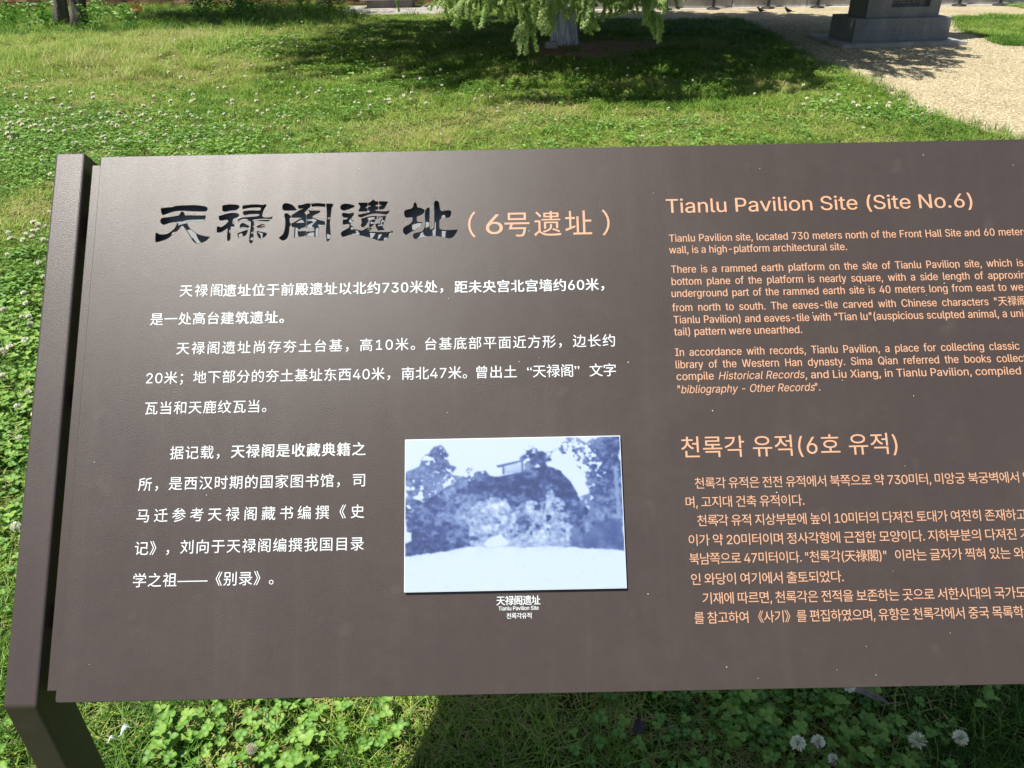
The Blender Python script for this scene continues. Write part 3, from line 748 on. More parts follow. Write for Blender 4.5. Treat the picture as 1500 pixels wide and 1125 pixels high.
# lettering ------------------------------------------------------------------
# Latin letters and figures use the grotesque that ships with Blender; everything else falls back to its CJK face
import os
from mathutils.geometry import delaunay_2d_cdt, interpolate_bezier
LATIN = None
try:
    LATIN = bpy.data.fonts.load(os.path.join(bpy.utils.resource_path('LOCAL'), 'datafiles', 'fonts', 'Inter.woff2'))
except Exception:
    pass
dg = bpy.context.evaluated_depsgraph_get()
def text_object(body, latin):
    cu = bpy.data.curves.new('txt', 'FONT'); cu.body = body; cu.size = 1.0; cu.resolution_u = 3
    if latin and LATIN: cu.font = LATIN
    return bpy.data.objects.new('txt', cu)
def text_arrays(body, latin):
    ob = text_object(body, latin); me = bpy.data.meshes.new_from_object(ob)
    n = len(me.vertices); a = np.empty(n * 3, np.float32); me.vertices.foreach_get('co', a)
    fs = [tuple(p.vertices) for p in me.polygons]
    cu = ob.data; bpy.data.objects.remove(ob); bpy.data.curves.remove(cu); bpy.data.meshes.remove(me)
    return a.reshape(-1, 3)[:, :2], fs
_H = {k: text_arrays('HH', k)[0][:, 0].max() for k in (True, False)}
def outline_glyph(ch):
    """outlines of one letter, triangulated by winding number (contours of this face may overlap)"""
    ob = text_object(ch, True)
    cu = ob.to_curve(dg)
    loops = []
    for sp in cu.splines:
        p = []
        if sp.type == 'BEZIER':
            bp = sp.bezier_points; n = len(bp)
            for i in range(n):
                a, b = bp[i], bp[(i + 1) % n]
                p += [(q.x, q.y) for q in interpolate_bezier(a.co.xy.to_3d(), a.handle_right.xy.to_3d(), b.handle_left.xy.to_3d(), b.co.xy.to_3d(), 5)[:-1]]
        else:
            p = [(q.co.x, q.co.y) for q in sp.points]
        o_ = []
        for q in p:
            if not o_ or (abs(q[0] - o_[-1][0]) + abs(q[1] - o_[-1][1])) > 1e-4: o_.append(q)
        if len(o_) > 1 and abs(o_[0][0] - o_[-1][0]) + abs(o_[0][1] - o_[-1][1]) < 1e-4: o_.pop()
        if len(o_) > 2: loops.append(np.array(o_))
    ob.to_curve_clear(); c_ = ob.data; bpy.data.objects.remove(ob); bpy.data.curves.remove(c_)
    if not loops: return np.zeros((0, 2)), []
    pts = []; ed = []
    for L in loops:
        b = len(pts); n = len(L); pts += [Vector(q) for q in L]; ed += [(b + i, b + (i + 1) % n) for i in range(n)]
    vo, _, fo, *_ = delaunay_2d_cdt(pts, ed, [], 0, 1e-5)
    V = np.array([(q.x, q.y) for q in vo]); T = []
    if not len(fo): return V, []
    C_ = np.array([V[list(t)].mean(0) for t in fo]); w = np.zeros(len(C_), int)
    for L in loops:
        A = L; B = np.roll(L, -1, 0)
        for (x1, y1), (x2, y2) in zip(A, B):
            side = (x2 - x1) * (C_[:, 1] - y1) - (C_[:, 0] - x1) * (y2 - y1)
            w += ((y1 <= C_[:, 1]) & (y2 > C_[:, 1]) & (side > 0)).astype(int)
            w -= ((y1 > C_[:, 1]) & (y2 <= C_[:, 1]) & (side < 0)).astype(int)
    return V, [tuple(t) for t, k in zip(fo, w) if k != 0]
_G = {}
LS = 1.0
def glyph(ch):
    if ch in _G: return _G[ch]
    lat = ord(ch) < 0x2000 and LATIN is not None
    mid = text_arrays('H' + ch + 'H', lat)[0]
    adv = float(mid[:, 0].max() - _H[lat])
    if ch == ' ': V, T = np.zeros((0, 2)), []
    elif lat: V, T = outline_glyph(ch)
    else:
        V, T = text_arrays(ch, False)
    if lat and ch != ' ' and not T: V, T = text_arrays(ch, True)
    k = LS if lat else 1.0
    _G[ch] = (V * k, T, adv * k)
    return _G[ch]
capH = glyph('H')[0][:, 1].max(); LS = 0.716 / float(capH); _G.clear()
def layout(text, xs_, ls, ws):
    x = 0; out = []
    for ch in text:
        g = glyph(ch); out.append((x, ch)); x += g[2] * xs_ + ls + (ws if ch == ' ' else 0)
    return out
def ink(lay_, xs_):
    lo = min(x + glyph(c)[0][:, 0].min() * xs_ for x, c in lay_ if len(glyph(c)[0]))
    hi = max(x + glyph(c)[0][:, 0].max() * xs_ for x, c in lay_ if len(glyph(c)[0]))
    return lo, hi
BOLD = {'w': .004, 'wb': .014, 'p': .003, 'pb': .007, 'pi': .004}
XS_LATIN = 0.88
for body, u0, u1, v, kind, em, st in TEXT:
    k = em / 1000.0; W = (u1 - u0) / 1000.0 / k
    pre, _, rest = body.partition('|'); full = pre + rest
    xs_, ls, ws = 1.0, 0.0, 0.0
    lo, hi = ink(layout(pre, 1, 0, 0), 1); w0 = hi - lo
    if kind == 'b' and len(pre) > 60:
        xs_ = XS_LATIN; lo, hi = ink(layout(pre, xs_, 0, 0), xs_); ws = (W - (hi - lo)) / pre.count(' ')
        if ws < -.06: xs_ *= W / (hi - lo); ws = 0
    elif kind == 'b' or len(pre) < 2 or kind == 'p':
        xs_ = W / w0 if kind != 'p' else 1.0
    else:
        n_ = len(pre) - 1; ls = (W - w0) / n_
        if ls < -.05: ls = -.05; lo, hi = ink(layout(pre, 1, ls, 0), 1); xs_ = W / (hi - lo); ls *= xs_
    if len(pre) < 60 and kind == 'b' and len(pre) > 20 and em > 11 and em < 13: print('latin ratio', round(xs_, 3), pre[:12])
    L_ = layout(full, xs_, ls, ws); lo, _hi = ink(layout(pre, xs_, ls, ws), xs_)
    yc = 0 if kind == 'b' else (.36 if full == '6' else .38)
    b = BOLD[st]; sh_ = .22 if st == 'pi' else 0
    v_ = []; f_ = []
    copies = [(0, 0, 0)] if b < .005 else [(-b, 0, 0), (b, 0, 1), (0, b * .6, 2)]
    for dx, dy, zi in copies:
        for x, ch in L_:
            V, T, _a = glyph(ch); b0 = len(v_)
            for q_ in V:
                yy = q_[1] - yc
                v_.append((u0 / 1000 + (x - lo + q_[0] * xs_ + sh_ * q_[1] + dx) * k, v / 1000 + (yy + dy) * k, .0003 + zi * .00005))
            f_ += [tuple(b0 + i for i in t) for t in T]
    me = pydata('text_line', v_, f_)
    if max(q_[0] for q_ in v_) > FX1 - .01: print('TEXT OVER', full)
    link('text_line', me, M_WHITE if st[0] == 'w' else M_PEACH, sign)

# dust and scratches on the face
bm = bmesh.new(); r = random.Random(5)
for i in range(55):
    cx_, cy_ = r.uniform(FX0 + .02, FX1 - .02), r.uniform(FY0 + .01, FY1 - .01); rr = r.choice([.0002, .00025, .0003, .0004])
    if i < 90 and cx_ < .1 and r.random() < .5: cx_ = r.uniform(.15, .6)
    a0 = r.uniform(0, 6.28); el = r.uniform(1, 2.2)
    vv = [bm.verts.new((cx_ + math.cos(a0) * math.cos(a) * rr * el - math.sin(a0) * math.sin(a) * rr, cy_ + math.sin(a0) * math.cos(a) * rr * el + math.cos(a0) * math.sin(a) * rr, .00055)) for a in np.linspace(0, 6.28, 7)[:-1]]
    bm.faces.new(vv)
o = link('dust_speck', bm_mesh('dust_speck', bm), M_DUST, sign); o['kind'] = 'stuff'

# the photograph plate: white edged plate with a blue-toned print of an earth mound
PX0, PX1, PY0, PY1 = -.1170, .1160, -.2202, -.0597
plate = link('photo_plate', box_mesh('photo_plate', PX0, PX1, PY0, PY1, .0001, .0040, .0004), m_plain('white_plate', (.60, .63, .645), .4), sign)
tag(plate, 'white plate carrying a blue toned photograph of a tree grown earth mound')
def paint(w=340, h=236):
    X, Y = np.meshgrid(np.linspace(0, 1, w), np.linspace(0, 1, h))      # Y down
    nx = noise(X, Y, 9, 1, 5) - .5; ny = noise(X, Y, 9, 4, 5) - .5
    leaf = noise(X, Y, 34, 2, 4); fine = noise(X, Y, 90, 5, 3); big = noise(X, Y, 5, 6, 4)
    streak = noise(X * 3, Y, 26, 3, 4)
    sky_ = .93 - .05 * Y + .03 * (big - .5)
    img = sky_.copy()
    def reg(poly, wob=.04): return inside(X + nx * wob, Y + ny * wob * 1.3, [((px - 90) / 1200, (py - 80) / 835) for px, py in poly])
    def lay(mask, val, a=None):
        nonlocal img
        m_ = mask.astype(float)
        m_ = (m_ + np.roll(m_, 1, 0) + np.roll(m_, -1, 0) + np.roll(m_, 1, 1) + np.roll(m_, -1, 1)) / 5
        if a is not None: m_ = m_ * a
        img = img * (1 - m_) + m_ * val
    spk = noise(X * 1.3, Y, 60, 7, 3)
    def ss(v, lo, hi):
        t = np.clip((v - lo) / (hi - lo), 0, 1); return t * t * (3 - 2 * t)
    dark = .10 + .55 * (leaf - .44) + .35 * (spk - .46) + .50 * (big - .5) + .12 * (fine - .5)
    # trees on the left, lighter crowns with holes
    t1 = reg([(85, 420), (85, 260), (150, 235), (170, 190), (230, 160), (280, 125), (330, 170), (345, 220), (380, 240), (360, 290), (330, 300), (400, 290), (440, 240), (520, 245), (600, 270), (620, 300), (560, 420), (85, 640)], .07)
    lay(t1, dark + .06, ss(.6 * leaf + .4 * spk, .36, .46))
    # mound
    mound = reg([(85, 620), (200, 420), (330, 340), (480, 300), (640, 285), (760, 255), (880, 240), (950, 265), (1000, 320), (1040, 400), (1080, 470), (1150, 540), (1180, 600), (1150, 690), (600, 700), (85, 740)], .02)
    lay(mound, dark + .03)
    face_ = reg([(370, 520), (440, 460), (520, 420), (600, 410), (650, 420), (690, 480), (740, 400), (800, 450), (900, 380), (960, 440), (1000, 540), (1030, 600), (980, 680), (700, 690), (520, 680), (420, 640)], .07)
    fv = .50 + .6 * (leaf - .48) + .6 * (spk - .5) + .5 * (streak - .5)
    lay(face_, fv, ss(.5 * leaf + .5 * spk + .35 * (Y - .50), .28, .48) * .8 + .2)
    lay(reg([(700, 500), (760, 500), (750, 610), (700, 590)], .06), dark + .05)
    lay(reg([(450, 470), (600, 440), (590, 560), (560, 600), (460, 580)], .05), .62 + 1.0 * (leaf - .5) + .5 * (fine - .5))
    # dark slope on the right edge of the mound
    lay(reg([(900, 250), (960, 270), (1010, 330), (1050, 410), (1100, 490), (1180, 560), (1120, 600), (1060, 560), (1000, 470), (930, 380), (880, 300)], .03), dark)
    lay(reg([(620, 390), (700, 360), (860, 380), (850, 450), (790, 440), (720, 470), (660, 450)], .07), dark)
    # left undergrowth
    lay(reg([(85, 440), (300, 380), (400, 470), (430, 600), (520, 640), (480, 690), (300, 700), (85, 735)], .06), dark, ss(leaf, .24, .36))
    lay(reg([(85, 590), (125, 600), (125, 640), (85, 660)], .01), .90)
    # shelter on top
    lay(reg([(630, 225), (740, 205), (740, 270), (635, 282)], .004), .80 - .8 * np.clip(Y * 835 + 80 - 215, 0, 60) / 200 + .3 * (streak - .5))
    lay(reg([(595, 232), (735, 205), (745, 212), (605, 245)], .004), .12)
    lay(reg([(628, 235), (638, 235), (640, 282), (630, 282)], .003), .15)
    lay(reg([(735, 208), (745, 208), (745, 270), (737, 270)], .003), .15)
    # ragged bush on top
    nx = (noise(X, Y, 30, 3, 4) - .5) * 2; ny = (noise(X, Y, 30, 6, 4) - .5) * 2
    lay(reg([(740, 260), (770, 215), (720, 170), (790, 165), (795, 118), (850, 150), (860, 190), (920, 145), (900, 190), (880, 240), (860, 262)], .05), dark + .03)
    nx = noise(X, Y, 9, 1, 5) - .5; ny = noise(X, Y, 9, 4, 5) - .5
    # trees on the right
    t2 = reg([(940, 90), (1100, 70), (1310, 70), (1310, 560), (1110, 560), (1120, 430), (1110, 320), (1060, 250), (1000, 210), (970, 150)], .09)
    dens = .50 - .30 * np.clip((X - .82) / .16, 0, 1) - .1 * np.clip((Y - .3) / .4, 0, 1)
    lay(t2, dark + .08, ss(.45 * leaf + .55 * spk, dens - .03, dens + .05))
    lay(reg([(1060, 420), (1120, 400), (1140, 500), (1120, 540), (1070, 480)], .05) & (leaf > .38), .28)
    lay(reg([(1250, 250), (1272, 250), (1282, 700), (1262, 700)], .01), .40 + .2 * (fine - .5))
    lay(reg([(1150, 560), (1292, 540), (1292, 720), (1100, 705), (1000, 700), (1070, 640)], .05), .17 + .2 * (leaf - .4))
    lay(reg([(1000, 590), (1060, 570), (1060, 690), (1000, 700)], .05), .22 + .3 * (leaf - .4))
    # ground
    edge_ = (np.interp(X, [0, .12, .28, .5, .75, .9, 1], [.775, .765, .725, .715, .735, .755, .765]) + .012 * ny * 4)
    g = Y > edge_
    lay(g, .94 + .05 * (big - .5) - .22 * np.clip(leaf - .62, 0, 1) - .10 * np.clip(1 - (Y - edge_) * 12, 0, 1) * (leaf > .5))
    lay(g & (leaf > .76), .86)
    lay((~g) & reg([(430, 640), (540, 620), (680, 650), (900, 640), (1000, 690), (600, 720), (430, 700)], .05), .55 + .8 * (leaf - .5) + .3 * (fine - .5))
    lay((~g) & reg([(520, 665), (560, 630), (620, 615), (660, 665), (600, 690), (540, 690)], .02), .88)
    for _ in range(2):
        img = (2 * img + np.roll(img, 1, 0) + np.roll(img, -1, 0) + np.roll(img, 1, 1) + np.roll(img, -1, 1)) / 6
    img = np.clip(img + .03 * (noise(X, Y, 150, 2, 2) - .5), 0, 1)
    stops = np.array([0, .15, .35, .6, .85, 1.0])
    cr = np.interp(img, stops, [.022, .038, .105, .20, .330, .365])
    cg = np.interp(img, stops, [.038, .062, .155, .265, .400, .435])
    cb = np.interp(img, stops, [.115, .175, .300, .41, .490, .505])
    return np.stack([cr, cg, cb, np.ones_like(cr)], -1)
px = paint(); h_, w_ = px.shape[:2]
gx, gy = np.meshgrid(np.linspace(PX0 + .0008, PX1 - .0008, w_), np.linspace(PY1 - .0008, PY0 + .0008, h_))
me = bpy.data.meshes.new('print')
V = np.stack([gx, gy, np.full_like(gx, .0042)], -1).reshape(-1, 3).astype(np.float32)
ii = np.arange((h_ - 1) * (w_ - 1)); rr_, cc_ = ii // (w_ - 1), ii % (w_ - 1); a_ = rr_ * w_ + cc_
Q = np.stack([a_, a_ + w_, a_ + w_ + 1, a_ + 1], 1).astype(np.int32)
me.vertices.add(len(V)); me.vertices.foreach_set('co', V.ravel())
me.loops.add(Q.size); me.loops.foreach_set('vertex_index', Q.ravel())
me.polygons.add(len(Q)); me.polygons.foreach_set('loop_start', np.arange(0, Q.size, 4, dtype=np.int32))
me.update(calc_edges=True)
ca = me.color_attributes.new('ink', 'FLOAT_COLOR', 'POINT'); ca.data.foreach_set('color', px.reshape(-1).astype(np.float32))
q = Mat('photo_print'); at = q.n('ShaderNodeAttribute', attribute_name='ink'); q.set(Base_Color=at.outputs['Color'], Roughness=.45)
link('print', me, q.m, plate)

# ================================================================== THINGS ROUND THE LAWN
# stone stele -----------------------------------------------------------------
def m_stone(name, a, b, sc=30):
    q = Mat(name); c = q.coord(1)
    col = q.ramp(q.noise(c, sc, 6, .7), [(.3, a), (.7, b)])
    st = q.ramp(q.noise(q.coord((1.5, 1.5, .4)), 3, 5, .6), [(.4, (.72, .72, .72)), (.7, (1.05, 1.05, 1.05))])
    q.set(Base_Color=q.mix(1.0, col, st, 'MULTIPLY'), Roughness=.75)
    q.bump(q.noise(c, sc * 3, 5, .7), .35, .006)
    return q.m
M_STELE = m_stone('grey_stone', (.16, .17, .175), (.26, .27, .275))
M_SLAB = m_stone('pale_stone', (.30, .29, .27), (.42, .41, .38))
st = empty('stone_stele', (4.38, 10.56, .03), rad(2.5))
tag(st, 'dark grey stone stele on a stepped plinth standing on the gravel path', 'stele')
link('base_slab', box_mesh('base_slab', -.20, 1.40, -.19, .95, -.05, .018, .004), M_SLAB, st)
link('plinth', box_mesh('plinth', 0, 1.24, 0, .74, .0185, .285, .008, .006), M_STELE, st)
def recessed(x0, x1, y0, y1, z0, z1, rx0, rx1, rz0, rz1, dep):
    bm = bmesh.new()
    V_ = lambda *p: bm.verts.new(p)
    o_ = [V_(x0, y0, z0), V_(x1, y0, z0), V_(x1, y0, z1), V_(x0, y0, z1)]
    i_ = [V_(rx0, y0, rz0), V_(rx1, y0, rz0), V_(rx1, y0, rz1), V_(rx0, y0, rz1)]
    d_ = [V_(rx0 + .015, y0 + dep, rz0 + .015), V_(rx1 - .015, y0 + dep, rz0 + .015), V_(rx1 - .015, y0 + dep, rz1 - .015), V_(rx0 + .015, y0 + dep, rz1 - .015)]
    b_ = [V_(x0, y1, z0), V_(x1, y1, z0), V_(x1, y1, z1), V_(x0, y1, z1)]
    for k in range(4):
        n = (k + 1) % 4
        bm.faces.new((o_[k], o_[n], i_[n], i_[k])); bm.faces.new((i_[k], i_[n], d_[n], d_[k])); bm.faces.new((o_[n], o_[k], b_[k], b_[n]))
    bm.faces.new(d_); bm.faces.new(list(reversed(b_)))
    return bm_mesh('body', bm)
link('body', recessed(.165, 1.10, .10, .62, .286, 2.3, .47, .96, .40, 1.9, .09), M_STELE, st)
link('cap', box_mesh('cap', .10, 1.165, .04, .68, 2.301, 2.42, .01), M_STELE, st)
bm = bmesh.new(); add_box(bm, .50, .86, .172, .184, .425, 1.86, .002)
ins = link('inscription_panel', bm_mesh('inscription_panel', bm), m_plain('black_stone', (.022, .024, .028), .35, nscale=20), st)
bm = bmesh.new(); r = random.Random(9)
for i in range(14):
    for j in range(50):
        if r.random() < .18: continue
        cx_, cz_ = .515 + i * .0248, .445 + j * .0278
        for _ in range(2):
            a, b = r.uniform(-.008, .004), r.uniform(-.008, .004)
            w1, w2 = (r.uniform(.004, .012), .003) if r.random() < .5 else (.003, r.uniform(.005, .012))
            vv = [bm.verts.new((cx_ + a + s * w1, .1712, cz_ + b + t * w2)) for s, t in ((0, 0), (1, 0), (1, 1), (0, 1))]
            bm.faces.new(vv)
o = link('carved_marks', bm_mesh('carved_marks', bm), m_plain('chalky_fill', (.50, .54, .56), .8), ins); o['kind'] = 'stuff'

# low kerb with a terrace behind it -------------------------------------------
M_KERB = m_stone('kerb_concrete', (.33, .31, .28), (.46, .44, .40), 12)
kb = empty('terrace_wall', (1.5, 16.22, 0), math.atan2(-.50, 7.8))
tag(kb, 'low pale concrete terrace wall along the far side of the gravel path', 'wall')
M_LEDGE = m_stone('ledge_stone', (.50, .48, .44), (.62, .60, .56), 12)
xk = 0.0; ln = [1.35, 1.42, 1.38, 1.40, 1.36, 1.45, 1.4, 1.4, 1.4, 1.4]
r = random.Random(2)
for i, w in enumerate(ln[:7]):
    dy = r.uniform(-.004, .004)
    link('panel', box_mesh('panel', xk + .006, xk + w - .006, dy, .25, -.05, .188, .004), M_KERB, kb)
    link('coping_slab', box_mesh('coping_slab', xk + .003, xk + w - .003, -.03 + dy, .40, .1885, .235, .004), M_LEDGE, kb)
    xk += w
link('footing', box_mesh('footing', 0, xk, -.11, -.006, -.04, .018, .003), M_LEDGE, kb)
link('terrace_floor', box_mesh('terrace_floor', 0, xk, .401, 5.0, -.04, .225, .003), M_KERB, kb)

# barrier posts ----------------------------------------------------------------
def barrier():
    t = empty('barrier_post')
    v = []; f = []
    prof = [(.125, 0), (.125, .012), (.115, .022), (.06, .034), (.036, .045)]
    tube(v, f, [(0, 0, z) for _, z in prof], [a for a, _ in prof], 20)
    link('base', pydata('base', v, f), M_BLACK, t)
    v = []; f = []; tube(v, f, [(0, 0, .0455), (0, 0, .93)], .027, 14); link('shaft', pydata('shaft', v, f, False), M_BLACK, t)
    v = []; f = []
    prof = [(.027, .9305), (.04, .94), (.042, .965), (.03, .985), (.01, .995)]
    tube(v, f, [(0, 0, z) for _, z in prof], [a for a, _ in prof], 14); link('cap', pydata('cap', v, f, True), M_BLACK, t)
    return t
def copy_tree(o_, parent=None):
    c_ = o_.copy(); COL.objects.link(c_)
    if parent: c_.parent = parent
    for ch in [k for k in bpy.data.objects if k.parent == o_]: copy_tree(ch, c_)
    return c_
b0 = barrier()
BP = [(3.01, 15.97, 'black iron barrier post half hidden by the drooping cedar tips, leftmost of the row'),
      (3.88, 15.90, 'black iron barrier post above the back corner of the lawn, second from left'),
      (4.89, 15.86, 'black iron barrier post behind the left one of the two small birds on the gravel'),
      (5.79, 15.80, 'black iron barrier post just left of the stone stele'),
      (8.33, 15.63, 'black iron barrier post just right of the stone stele'),
      (9.05, 15.58, 'black iron barrier post at the far right, beside the upper patch of grass')]
for i, (x_, y_, lb) in enumerate(BP):
    o = b0 if i == 0 else copy_tree(b0)
    o.location = (x_, y_, .006); o.rotation_euler.z = i * .7
    tag(o, lb, 'barrier post', 'black barrier posts in front of the terrace wall')

# brick wall at the back left -----------------------------------------------------
wall = empty('brick_wall', (-14.0, 18.55, 0))
tag(wall, 'long brown brick wall behind the tall grass at the back left', 'wall')
q = Mat('mortar'); q.set(Base_Color=(.20, .17, .13), Roughness=.95); M_MORT = q.m
def m_brick(nm, a):
    return m_plain(nm, a, .9, spec=.2, nscale=14, nvar=.3, bump=.5, bscale=60, bdist=.01)
MB_ = [m_brick('brick_brown', (.22, .13, .075)), m_brick('brick_dark', (.14, .085, .05)), m_brick('brick_tan', (.34, .23, .14)), m_brick('brick_red', (.24, .11, .06))]
WL = 14.6
link('mortar_core', box_mesh('mortar_core', 0, WL, .012, .30, -.1, 2.3), M_MORT, wall)
bmr = box_mesh('brick', 0, .238, 0, .03, 0, .072, .004)
BRK = []
for mm in MB_:
    me = bmr.copy(); me.name = 'brick'; me.materials.append(mm); BRK.append(me)
r = random.Random(3)
for row in range(4):
    zz = .01 + row * .084
    for i in range(60):
        x_ = i * .25 + (.125 if row % 2 else 0) + .004
        if x_ + .238 > WL: continue
        o = bpy.data.objects.new('brick', r.choice(BRK)); COL.objects.link(o); o.parent = wall
        o.location = (x_, r.uniform(-.004, .004), zz)
bm = bmesh.new()
for row in range(4, 26):
    zz = .01 + row * .084
    for i in range(59):
        x_ = i * .25 + (.125 if row % 2 else 0) + .004
        if x_ + .238 > WL: continue
        yy = r.uniform(-.004, .004); add_box(bm, x_, x_ + .238, yy, .03, zz, zz + .072)
me = bm_mesh('brick_courses', bm)
for mm in MB_: me.materials.append(mm)
rr2 = random.Random(4); cur = 0
for i, p in enumerate(me.polygons):
    if i % 6 == 0: cur = rr2.randrange(4)
    p.material_index = cur
o = bpy.data.objects.new('brick_courses', me); COL.objects.link(o); o.parent = wall; o['kind'] = 'stuff'
link('coping', box_mesh('coping', -.03, WL + .03, -.06, .34, 2.301, 2.37, .006), M_SLAB, wall)

# stone bench at the far end of the pale gravel strip
bn = empty('stone_bench', (-2.85, 17.60, 0), rad(-2))
tag(bn, 'low grey stone bench of one block and a pale slab beyond the cedar shadow', 'bench')
link('block', box_mesh('block', .02, .95, 0, .42, -.03, .150, .006), m_stone('grey_block', (.17, .15, .14), (.26, .24, .22)), bn)
link('slab', box_mesh('slab', -.11, 1.05, -.06, .50, .1505, .215, .008), M_LEDGE, bn)

# small yellow board on a stake
ys_ = empty('lawn_board', (-6.67, 15.5, 0), rad(4))
tag(ys_, 'small orange yellow board on a stake in front of the brick wall', 'sign')
q = Mat('yellow_board'); cc = q.coord(1); q.set(Base_Color=q.ramp(q.noise(cc, 25, 3), [(.3, (.62, .30, .02)), (.7, (.80, .42, .03))]), Roughness=.5)
bm = bmesh.new(); add_box(bm, -.115, .115, -.006, .006, 0, .15, .003)
bd = link('board', bm_mesh('board', bm), q.m, ys_); bd.rotation_euler = (rad(-42), 0, 0); bd.location = (0, -.03, .185)
v = []; f = []; tube(v, f, [(0, .030, -.1), (0, .030, .222)], .010, 8); link('stake', pydata('stake', v, f), M_BLACK, ys_)

# trees ----------------------------------------------------------------------------
def m_bark(name, a, b, sc=(22, 22, 3)):
    q = Mat(name); c = q.coord(sc)
    f = q.noise(c, 1.0, 6, .7)
    q.set(Base_Color=q.ramp(f, [(.35, a), (.62, b)]), Roughness=.9); q.bump(f, 1.0, .05)
    return q.m
M_BARK = m_bark('dark_bark', (.055, .047, .040), (.16, .14, .12))
M_LIME = m_bark('limewashed_bark', (.20, .20, .22), (.90, .90, .93), (30, 30, 3.5))
def trunk_mesh(name, base, top, r0, r1, n=22, lobes=6, seed=1, flare=1.35, segs=14):
    v = []; f = []; rg = random.Random(seed); ph = [rg.uniform(0, 6.28) for _ in range(4)]
    for i in range(segs + 1):
        t = i / segs; z = base[2] + (top[2] - base[2]) * t
        cx_ = base[0] + (top[0] - base[0]) * t + .03 * math.sin(t * 5 + ph[0]); cy_ = base[1] + (top[1] - base[1]) * t
        rr = (r0 + (r1 - r0) * t) * (1 + (flare - 1) * math.exp(-(z - base[2]) / .18))
        for k in range(n):
            a = 6.2832 * k / n
            q_ = rr * (1 + .055 * math.sin(lobes * a + ph[1] + t) + .04 * math.sin((lobes * 2 - 1) * a + ph[2] - 2 * t) + (flare - 1) * .25 * math.exp(-(z - base[2]) / .12) * math.sin(5 * a + ph[3]))
            v.append((cx_ + q_ * math.cos(a), cy_ + q_ * math.sin(a), z))
    for i in range(segs):
        for k in range(n): f.append((i * n + k, i * n + (k + 1) % n, (i + 1) * n + (k + 1) % n, (i + 1) * n + k))
    f.append(tuple(reversed(range(n)))); f.append(tuple(segs * n + k for k in range(n)))
    return pydata(name, v, f, True)

def tassel(name, length, seed):
    """a drooping cedar branchlet hanging down -z, thick with short needle clusters"""
    r = random.Random(seed); v = []; f = []; bl = []
    bend = r.uniform(-.08, .08)
    n = int(length / .0065)
    for i in range(n):
        t = (i + r.random()) / n
        c_ = Vector((bend * math.sin(t * 2.2), .04 * math.sin(t * 3 + seed), -length * t))
        rad_ = (.062 * (1 - .55 * t)) * (1 if t > .05 else .5)
        a = r.uniform(0, 6.283)
        d = Vector((math.cos(a), math.sin(a), -.75)).normalized()
        tip = c_ + d * rad_ * r.uniform(.5, 1.25)
        sh = r.random() * .6 + .4 * t
        for k in range(14):
            e = Vector((r.uniform(-1, 1), r.uniform(-1, 1), r.uniform(-1, .4))).normalized()
            s0 = c_.lerp(tip, r.uniform(.2, 1.0)); nl = r.uniform(.020, .036)
            w = e.orthogonal().normalized() * .0040
            b_ = len(v); v += [s0 - w, s0 + w, s0 + e * nl]; f.append((b_, b_ + 1, b_ + 2)); bl += [sh] * 3
    b_ = len(v); tube(v, f, [(bend * math.sin(t * 2.2), .04 * math.sin(t * 3 + seed), -length * t) for t in (0, .25, .5, .75, 1)], [.004, .003, .0025, .002, .001], 4)
    bl += [0] * (len(v) - b_)
    me = pydata(name, v, f); set_attr(me, 'blade', bl)
    return proto(name, me, M_CEDAR)
TAS = [tassel('branchlet', L_, s) for L_, s in ((.34, 1), (.42, 2), (.28, 3), (.38, 4))]

CX_, CY_ = .76, 11.28
cedar = empty('cedar_tree', (CX_, CY_, 0))
tag(cedar, 'large cedar with a whitewashed trunk and pale green drooping branch tips, shading the lawn', 'tree')
link('trunk', trunk_mesh('trunk', (0, 0, -.1), (.05, .02, 1.25), .165, .15, seed=3), M_LIME, cedar)
tm = trunk_mesh('upper_trunk', (.05, .02, 1.251), (.2, .1, 12.5), .148, .02, seed=4, flare=1.0, segs=20)
link('upper_trunk', tm, M_BARK, cedar)
pos = []; rot = []; scl = []; tnt = []
def hang(p, d, s, t=None):
    d = Vector(d).normalized()
    be = math.acos(max(-1, min(1, -d.z))); ga = math.atan2(-d.x, d.y)
    pos.append(tuple(p)); rot.append((be, 0, ga)); scl.append((s, s, s)); tnt.append(t if t is not None else random.uniform(.1, .9))
r = random.Random(8)
limb_v = []
def limb(z0, az, length, droop, rise=.15, dens=1.0, lo=.85, mat_r=.05):
    pts = []; ca, sa = math.cos(az), math.sin(az)
    wob = r.uniform(-.25, .25)
    for i in range(9):
        t = i / 8
        pts.append(Vector((.08 + ca * length * t - sa * wob * t * t, sa * length * t + ca * wob * t * t, z0 + rise * math.sin(t * 3.14) * length - droop * t ** 2.4)))
    v = []; f = []; tube(v, f, pts, [mat_r * (1 - .88 * i / 8) for i in range(9)], 7)
    link('limb', pydata('limb', v, f, True), M_BARK, cedar)
    n = int(length * 46 * dens)
    for i in range(n):
        t = .12 + .88 * (i + r.random()) / n
        k = min(7, int(t * 8)); p = pts[k].lerp(pts[k + 1], t * 8 - k)
        sd = r.choice((-1, 1)); off = r.uniform(.0, .75) * (1 - .45 * t) * min(1, length / 2.2)
        p = p + Vector((-sa * sd * off + ca * off * .3, ca * sd * off + sa * off * .3, r.uniform(-.02, .06) - .22 * off))
        w = Vector((ca * .55 - sa * sd * .5, sa * .55 + ca * sd * .5, -r.uniform(.45, 1.3)))
        s = r.uniform(.75, 1.15) * (1.35 if p.z > 2.1 else 1.0)
        if p.z - .38 * s < lo and math.hypot(p.x, p.y) < 5.5:
            continue
        hang(p, w, s)
az = 0.0; z = 1.75
